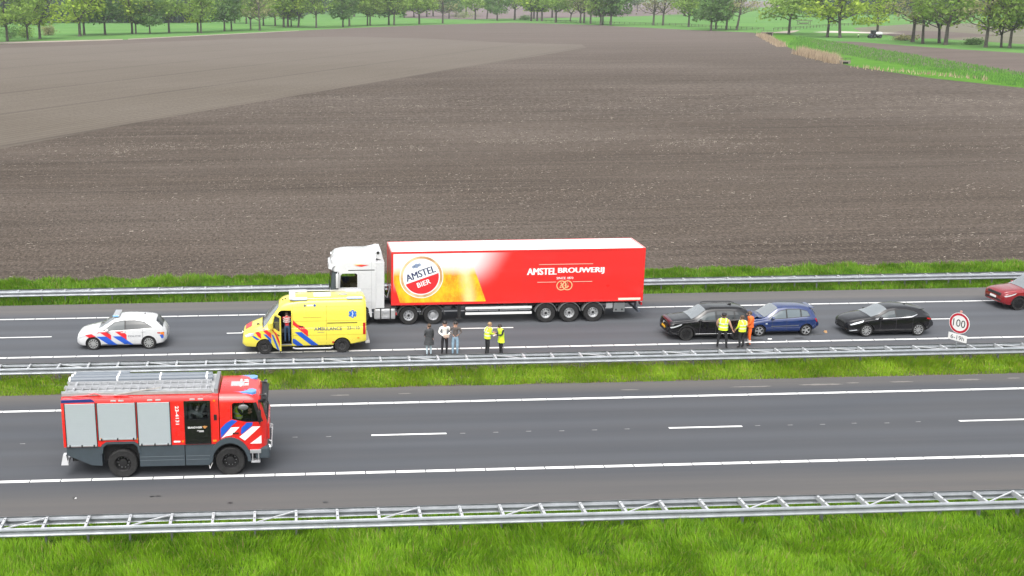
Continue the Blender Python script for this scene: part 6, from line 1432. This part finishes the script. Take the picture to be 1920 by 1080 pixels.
gx, gy = G(833, 667); person('person in a white shirt and black trousers holding a beige bag', (gx, gy), .15, cloth('white_shirt', (.66, .66, .63)), blackcl, black_h, 1.80, dict(ell=(.27, .0, 1.18), wrl=(.10, -.20, 1.05), elr=(-.27, .0, 1.18), wrr=(-.08, -.20, 1.03)), held=bag, girth=1.1)
gx, gy = G(853, 667); person('person in a grey-brown jumper and light blue jeans', (gx, gy), -.2, cloth('taupe_jumper', (.095, .082, .078)), jeans_lt, black_h, 1.78, dict(ell=(.28, .02, 1.2), wrl=(.16, -.16, 1.12), elr=(-.28, .02, 1.2), wrr=(-.1, -.18, 1.1)), girth=1.08)
gx, gy = G(913, 667); person('fair-haired officer in a yellow hi-vis vest handing over papers', (gx, gy), PI/2+.3, navy, trous, blond, 1.76, dict(ell=(.22, -.06, 1.16), wrl=(.10, -.32, 1.13), elr=(-.22, -.06, 1.16), wrr=(-.06, -.34, 1.12), ch=(0, -.05, 1.33), nk=(0, -.09, 1.47), hd=(0, -.13, 1.57), tp=(0, -.13, 1.67)), vest=(hiviz, -.06), sleeves=hiviz)
def papers(t, V): b = MB(); b.obox((.02, -.40, 1.14), (.10, 0, 0), (0, .08, .03), (0, -.001, .003)); b.obj('papers', mat('paper_white', (.75, .75, .74), .7), t)
gx, gy = G(939, 666); person('dark-haired officer in a long yellow hi-vis jacket reading papers', (gx, gy), -PI/2+.25, hiviz, trous, black_h, 1.66, dict(ell=(.22, -.06, 1.16), wrl=(.08, -.32, 1.14), elr=(-.22, -.06, 1.16), wrr=(-.06, -.32, 1.12), ch=(0, -.04, 1.33), nk=(0, -.08, 1.47), hd=(0, -.13, 1.56), tp=(0, -.13, 1.66)), coat=(hiviz, -.24, .035), sleeves=navy, held=papers)
gx, gy = G(1353, 653); person('stocky officer in a yellow hi-vis vest and dark cap beside the black car', (gx, gy), PI-.5, navy, trous, black_h, 1.86, dict(ell=(.27, -.02, 1.16), wrl=(.20, -.14, .92), elr=(-.29, .0, 1.18), wrr=(-.38, -.06, .95), knl=(.16, 0, .51), anl=(.19, .03, .1), tol=(.21, -.12, .045), knr=(-.16, 0, .51), anr=(-.19, .03, .1), tor=(-.21, -.12, .045)), vest=(hiviz, -.05), sleeves=skin_m, cap=mat('cap_navy', (.012, .013, .02), .8), girth=1.16)
gx, gy = G(1389, 652.5); person('officer in a yellow hi-vis vest between the stocky officer and the orange suit', (gx, gy), PI+.35, navy, trous, brown, 1.72, dict(ell=(.25, -.02, 1.16), wrl=(.26, -.16, .98), elr=(-.26, -.01, 1.16), wrr=(-.18, -.2, 1.0), nk=(0, -.05, 1.48), hd=(0, -.09, 1.58), tp=(0, -.09, 1.68)), vest=(hiviz, -.07), sleeves=hiviz, girth=1.08)
orange = cloth('orange_suit', (.75, .13, .018))
gx, gy = G(1404, 648); person('worker in an orange overall with white reflective bands beside the blue hatchback', (gx, gy), -PI/2-.25, orange, orange, brown, 1.84, dict(ell=(.24, -.05, 1.17), wrl=(.16, -.24, 1.05), elr=(-.24, -.05, 1.17), wrr=(-.2, -.2, 1.0), nk=(0, -.05, 1.48), hd=(0, -.10, 1.58), tp=(0, -.10, 1.68)), leg_bands=mat('white_band', (.72, .70, .66), .5), coat=(orange, -.02, .0))
# paramedic leaning into the ambulance doorway
def stripes(t, V):
    for z_ in (1.17, 1.27, 1.37):
        b = MB(); rows = [[Vector((math.cos(2*PI*i/20)*.20, -.10*(z_-1.0)*2+math.sin(2*PI*i/20)*.155, z_+dz)) for i in range(20)] for dz in (0, .05)]; b.grid(rows, 0, True, True); b.obj('white_stripe', mat('white_band', (.72, .70, .66)), t)
person('paramedic in a red and white striped shirt and jeans leaning into the ambulance', (-.40, 52.70), PI, cloth('red_shirt', (.48, .03, .035)), jeans, brown, 1.62, dict(ch=(0, -.08, 1.32), nk=(0, -.16, 1.45), hd=(0, -.24, 1.54), tp=(0, -.27, 1.64), shl=(.185, -.08, 1.40), shr=(-.185, -.08, 1.40), ell=(.22, -.26, 1.22), wrl=(.16, -.46, 1.25), elr=(-.22, -.26, 1.22), wrr=(-.16, -.46, 1.25)), z=.50, held=stripes)
# fire engine crew, seated
SIT = dict(pel=(0, .05, .52), sp=(0, .06, .68), ch=(0, .05, .90), nk=(0, .03, 1.05), hd=(0, 0, 1.16), tp=(0, 0, 1.26), shl=(.185, .05, .98), shr=(-.185, .05, .98), ell=(.24, -.08, .76), wrl=(.16, -.30, .80), elr=(-.24, -.08, .76), wrr=(-.16, -.30, .80),
    hpl=(.095, .0, .50), hpr=(-.095, 0, .50), knl=(.12, -.44, .50), knr=(-.12, -.44, .50), anl=(.12, -.46, .10), anr=(-.12, -.46, .10), tol=(.12, -.60, .06), tor=(-.12, -.60, .06))
fx_, fy_ = -6.46+.10, 39.52
person('firefighter in a yellow hi-vis vest in the cab seat at the side window', (fx_+4.28, fy_-.66), PI/2, navy, trous, mat('red_brown_hair', (.10, .03, .02), .6), 1.75, SIT, z=1.42, vest=(hiviz, .03))
person('firefighter at the steering wheel of the fire engine', (fx_+4.28, fy_+.62), PI/2, navy, trous, brown, 1.75, SIT, z=1.42)
person('firefighter in pale clothing seated behind the black crew door', (fx_+2.80, fy_-.70), PI/2, cloth('pale_tunic', (.36, .34, .30)), trous, brown, 1.72, SIT, z=1.45)

# ------------------------------------------------------------------ speed sign
def sign():
    x, y = G(1790, 655, .55); y = 49.22; t = thing('speed_sign', 'round red-rimmed 100 speed limit sign with a white 6-19h plate', 'sign', (x, y, -.03), 0)
    zc = 1.90; post = MB(); post.cyl((0, .03, -.3), (0, .03, zc+.55), .03, n=10); post.obj('post', galv, t)
    hd = bpy.data.objects.new('sign_head', None); COL.objects.link(hd); hd.parent = t; hd.location = (0, 0, zc); hd.rotation_euler = (0, 0, -math.radians(64)); hd.empty_display_size = .2
    b = MB(); b.cyl((0, -.02, 0), (0, 0, 0), .50, n=48); b.obj('sign_disc', mat('sign_white', (.66, .66, .66), .35), hd)
    b = MB(); b.grid([[(math.cos(a)*r, -.025, math.sin(a)*r) for r in (.375, .475)] for a in [2*PI*i/48 for i in range(49)]], 0, False); b.obj('red_ring', mat('sign_red', (.40, .010, .03), .35), hd)
    b = MB(); b.text('100', (-.30, -.027, -.18), (1, 0, 0), (0, 0, 1), .60, .36, 0, .0); b.obj('number', blacktext, hd)
    b = MB(); b.box(-.46, .46, -.02, 0, -.87, -.53, 0, .006); b.obj('time_plate', mat('sign_white', (.66, .66, .66)), hd)
    b = MB(); b.text('6-19h', (-.33, -.024, -.80), (1, 0, 0), (0, 0, 1), .66, .20, 0, .0); b.obj('plate_text', blacktext, hd)
    b = MB(); b.box(-.04, .04, -.02, .05, .50, .60); b.obj('lamp', mat('pinkish', (.5, .25, .22), .6), hd)
sign()
# ------------------------------------------------------------------ crash debris
def debris(px, py, w, d, h, m, label, seed):
    x, y = G(px, py); r = random.Random(seed); b = MB(); pts = [(math.cos(2*PI*i/7)*w*r.uniform(.6, 1.1), math.sin(2*PI*i/7)*d*r.uniform(.6, 1.1)) for i in range(7)]
    top = [(p[0]*.7, p[1]*.7) for p in pts]; v = [(a, c, 0) for a, c in pts]+[(a, c, h*r.uniform(.5, 1.2)) for a, c in top]; b.add(v, [(i, (i+1) % 7, 7+(i+1) % 7, 7+i) for i in range(7)]+[tuple(range(7, 14)), tuple(range(6, -1, -1))]); o = b.obj('debris', m, None, (x, y, .002), r.uniform(0, 3)); tag(o, label, 'debris')
debris(1548, 623, .17, .10, .10, mat('debris_tan', (.55, .33, .16), .7), 'tan piece of broken plastic on the lane behind the blue hatchback', 1)
debris(1443, 636, .13, .06, .03, mat('debris_white', (.7, .7, .7), .5), 'white shard lying in front of the blue hatchback', 2)
debris(1475, 638.5, .05, .03, .02, mat('debris_white', (.7, .7, .7)), 'tiny white shard next to the blue hatchback', 3)
debris(1435, 642, .10, .04, .05, mat('debris_white', (.7, .7, .7)), 'pale shard on the edge line near the orange-clad worker', 4)
debris(142, 934.5, .05, .04, .03, mat('debris_white', (.7, .7, .7)), 'small pale pebble on the shoulder by the lower crash barrier', 5)
stain = mat('oil_stain', (.018, .018, .019), .35)
for px, py, w, d in ((1530, 627, .5, .12), (1500, 634, .35, .08), (1415, 637, .5, .1)):
    x, y = G(px, py); b = MB(); b.flat([(math.cos(2*PI*i/22)*w*rnd.uniform(.6, 1.1), math.sin(2*PI*i/22)*d*rnd.uniform(.5, 1.1), .0055) for i in range(22)]); b.obj('oil_stain', stain, road_far, (x, y, 0), recalc=False)
for px, py in ((140, 934), (285, 931), (297, 930.5), (432, 943), (610, 942)):
    x, y = G(px, py); b = MB(); b.flat([(math.cos(2*PI*i/12)*.12*rnd.uniform(.5, 1.1), math.sin(2*PI*i/12)*.06*rnd.uniform(.5, 1.1), .0055) for i in range(12)]); b.obj('dark_spot', stain, road_near, (x, y, 0), recalc=False)
# ------------------------------------------------------------------ far field worker with tractor
x, y = G(1637, 71); t = thing('farm_tractor', 'small grey tractor with white tank parked under the lime green tree', 'tractor', (x, y, -.1))
tg = mat('tractor_grey', (.06, .075, .09), .5)
b = MB(); b.box(-1.6, .2, -.6, .6, .9, 1.7, 0, .1); b.obj('bonnet', tg, t); b = MB(); b.box(-.9, .6, -.75, .75, 1.6, 2.9, 0, .1); b.obj('cab', glass, t); b = MB(); b.box(-1.0, .7, -.85, .85, 2.9, 3.05, 0, .05); b.obj('cab_roof', tg, t)
b = MB(); b.ell((2.2, 0, 1.7), 1.7, .8, .75, 0, 16, 10); b.obj('tank', white_p, t)
for xx, r in ((-1.3, .6), (.2, .85), (2.4, .7)):
    for sg in (-1, 1): wheel(t, xx, sg*.85, sg, r, .4, r*.5, 'truck', tg)
x, y = G(1609, 71); person('distant person in a pale yellow-green vest standing in the field margin', (x, y), .3, cloth('pale_vest', (.55, .70, .45)), blackcl, brown, 1.9, z=-.1)
# ------------------------------------------------------------------ haze
hz = MB(); hz.box(-4600, 4600, -400, 9100, -1.3, 62)
_me = bpy.data.meshes.new('haze'); _me.from_pydata(hz.v, [], hz.f); ho = link('haze', _me)
hm = bpy.data.materials.new('haze_air'); hm.use_nodes = True; _t = hm.node_tree; _t.nodes.remove(_t.nodes['Principled BSDF'])
pv = _t.nodes.new('ShaderNodeVolumePrincipled'); pv.inputs['Color'].default_value = (.90, .93, 1., 1); pv.inputs['Density'].default_value = .00011
pv.inputs['Anisotropy'].default_value = .0
_t.links.new(pv.outputs[0], _t.nodes['Material Output'].inputs['Volume']); _me.materials.append(hm); ho['kind'] = 'stuff'
ho['label'] = 'thin pale haze in the air over the fields'; ho['category'] = 'haze'
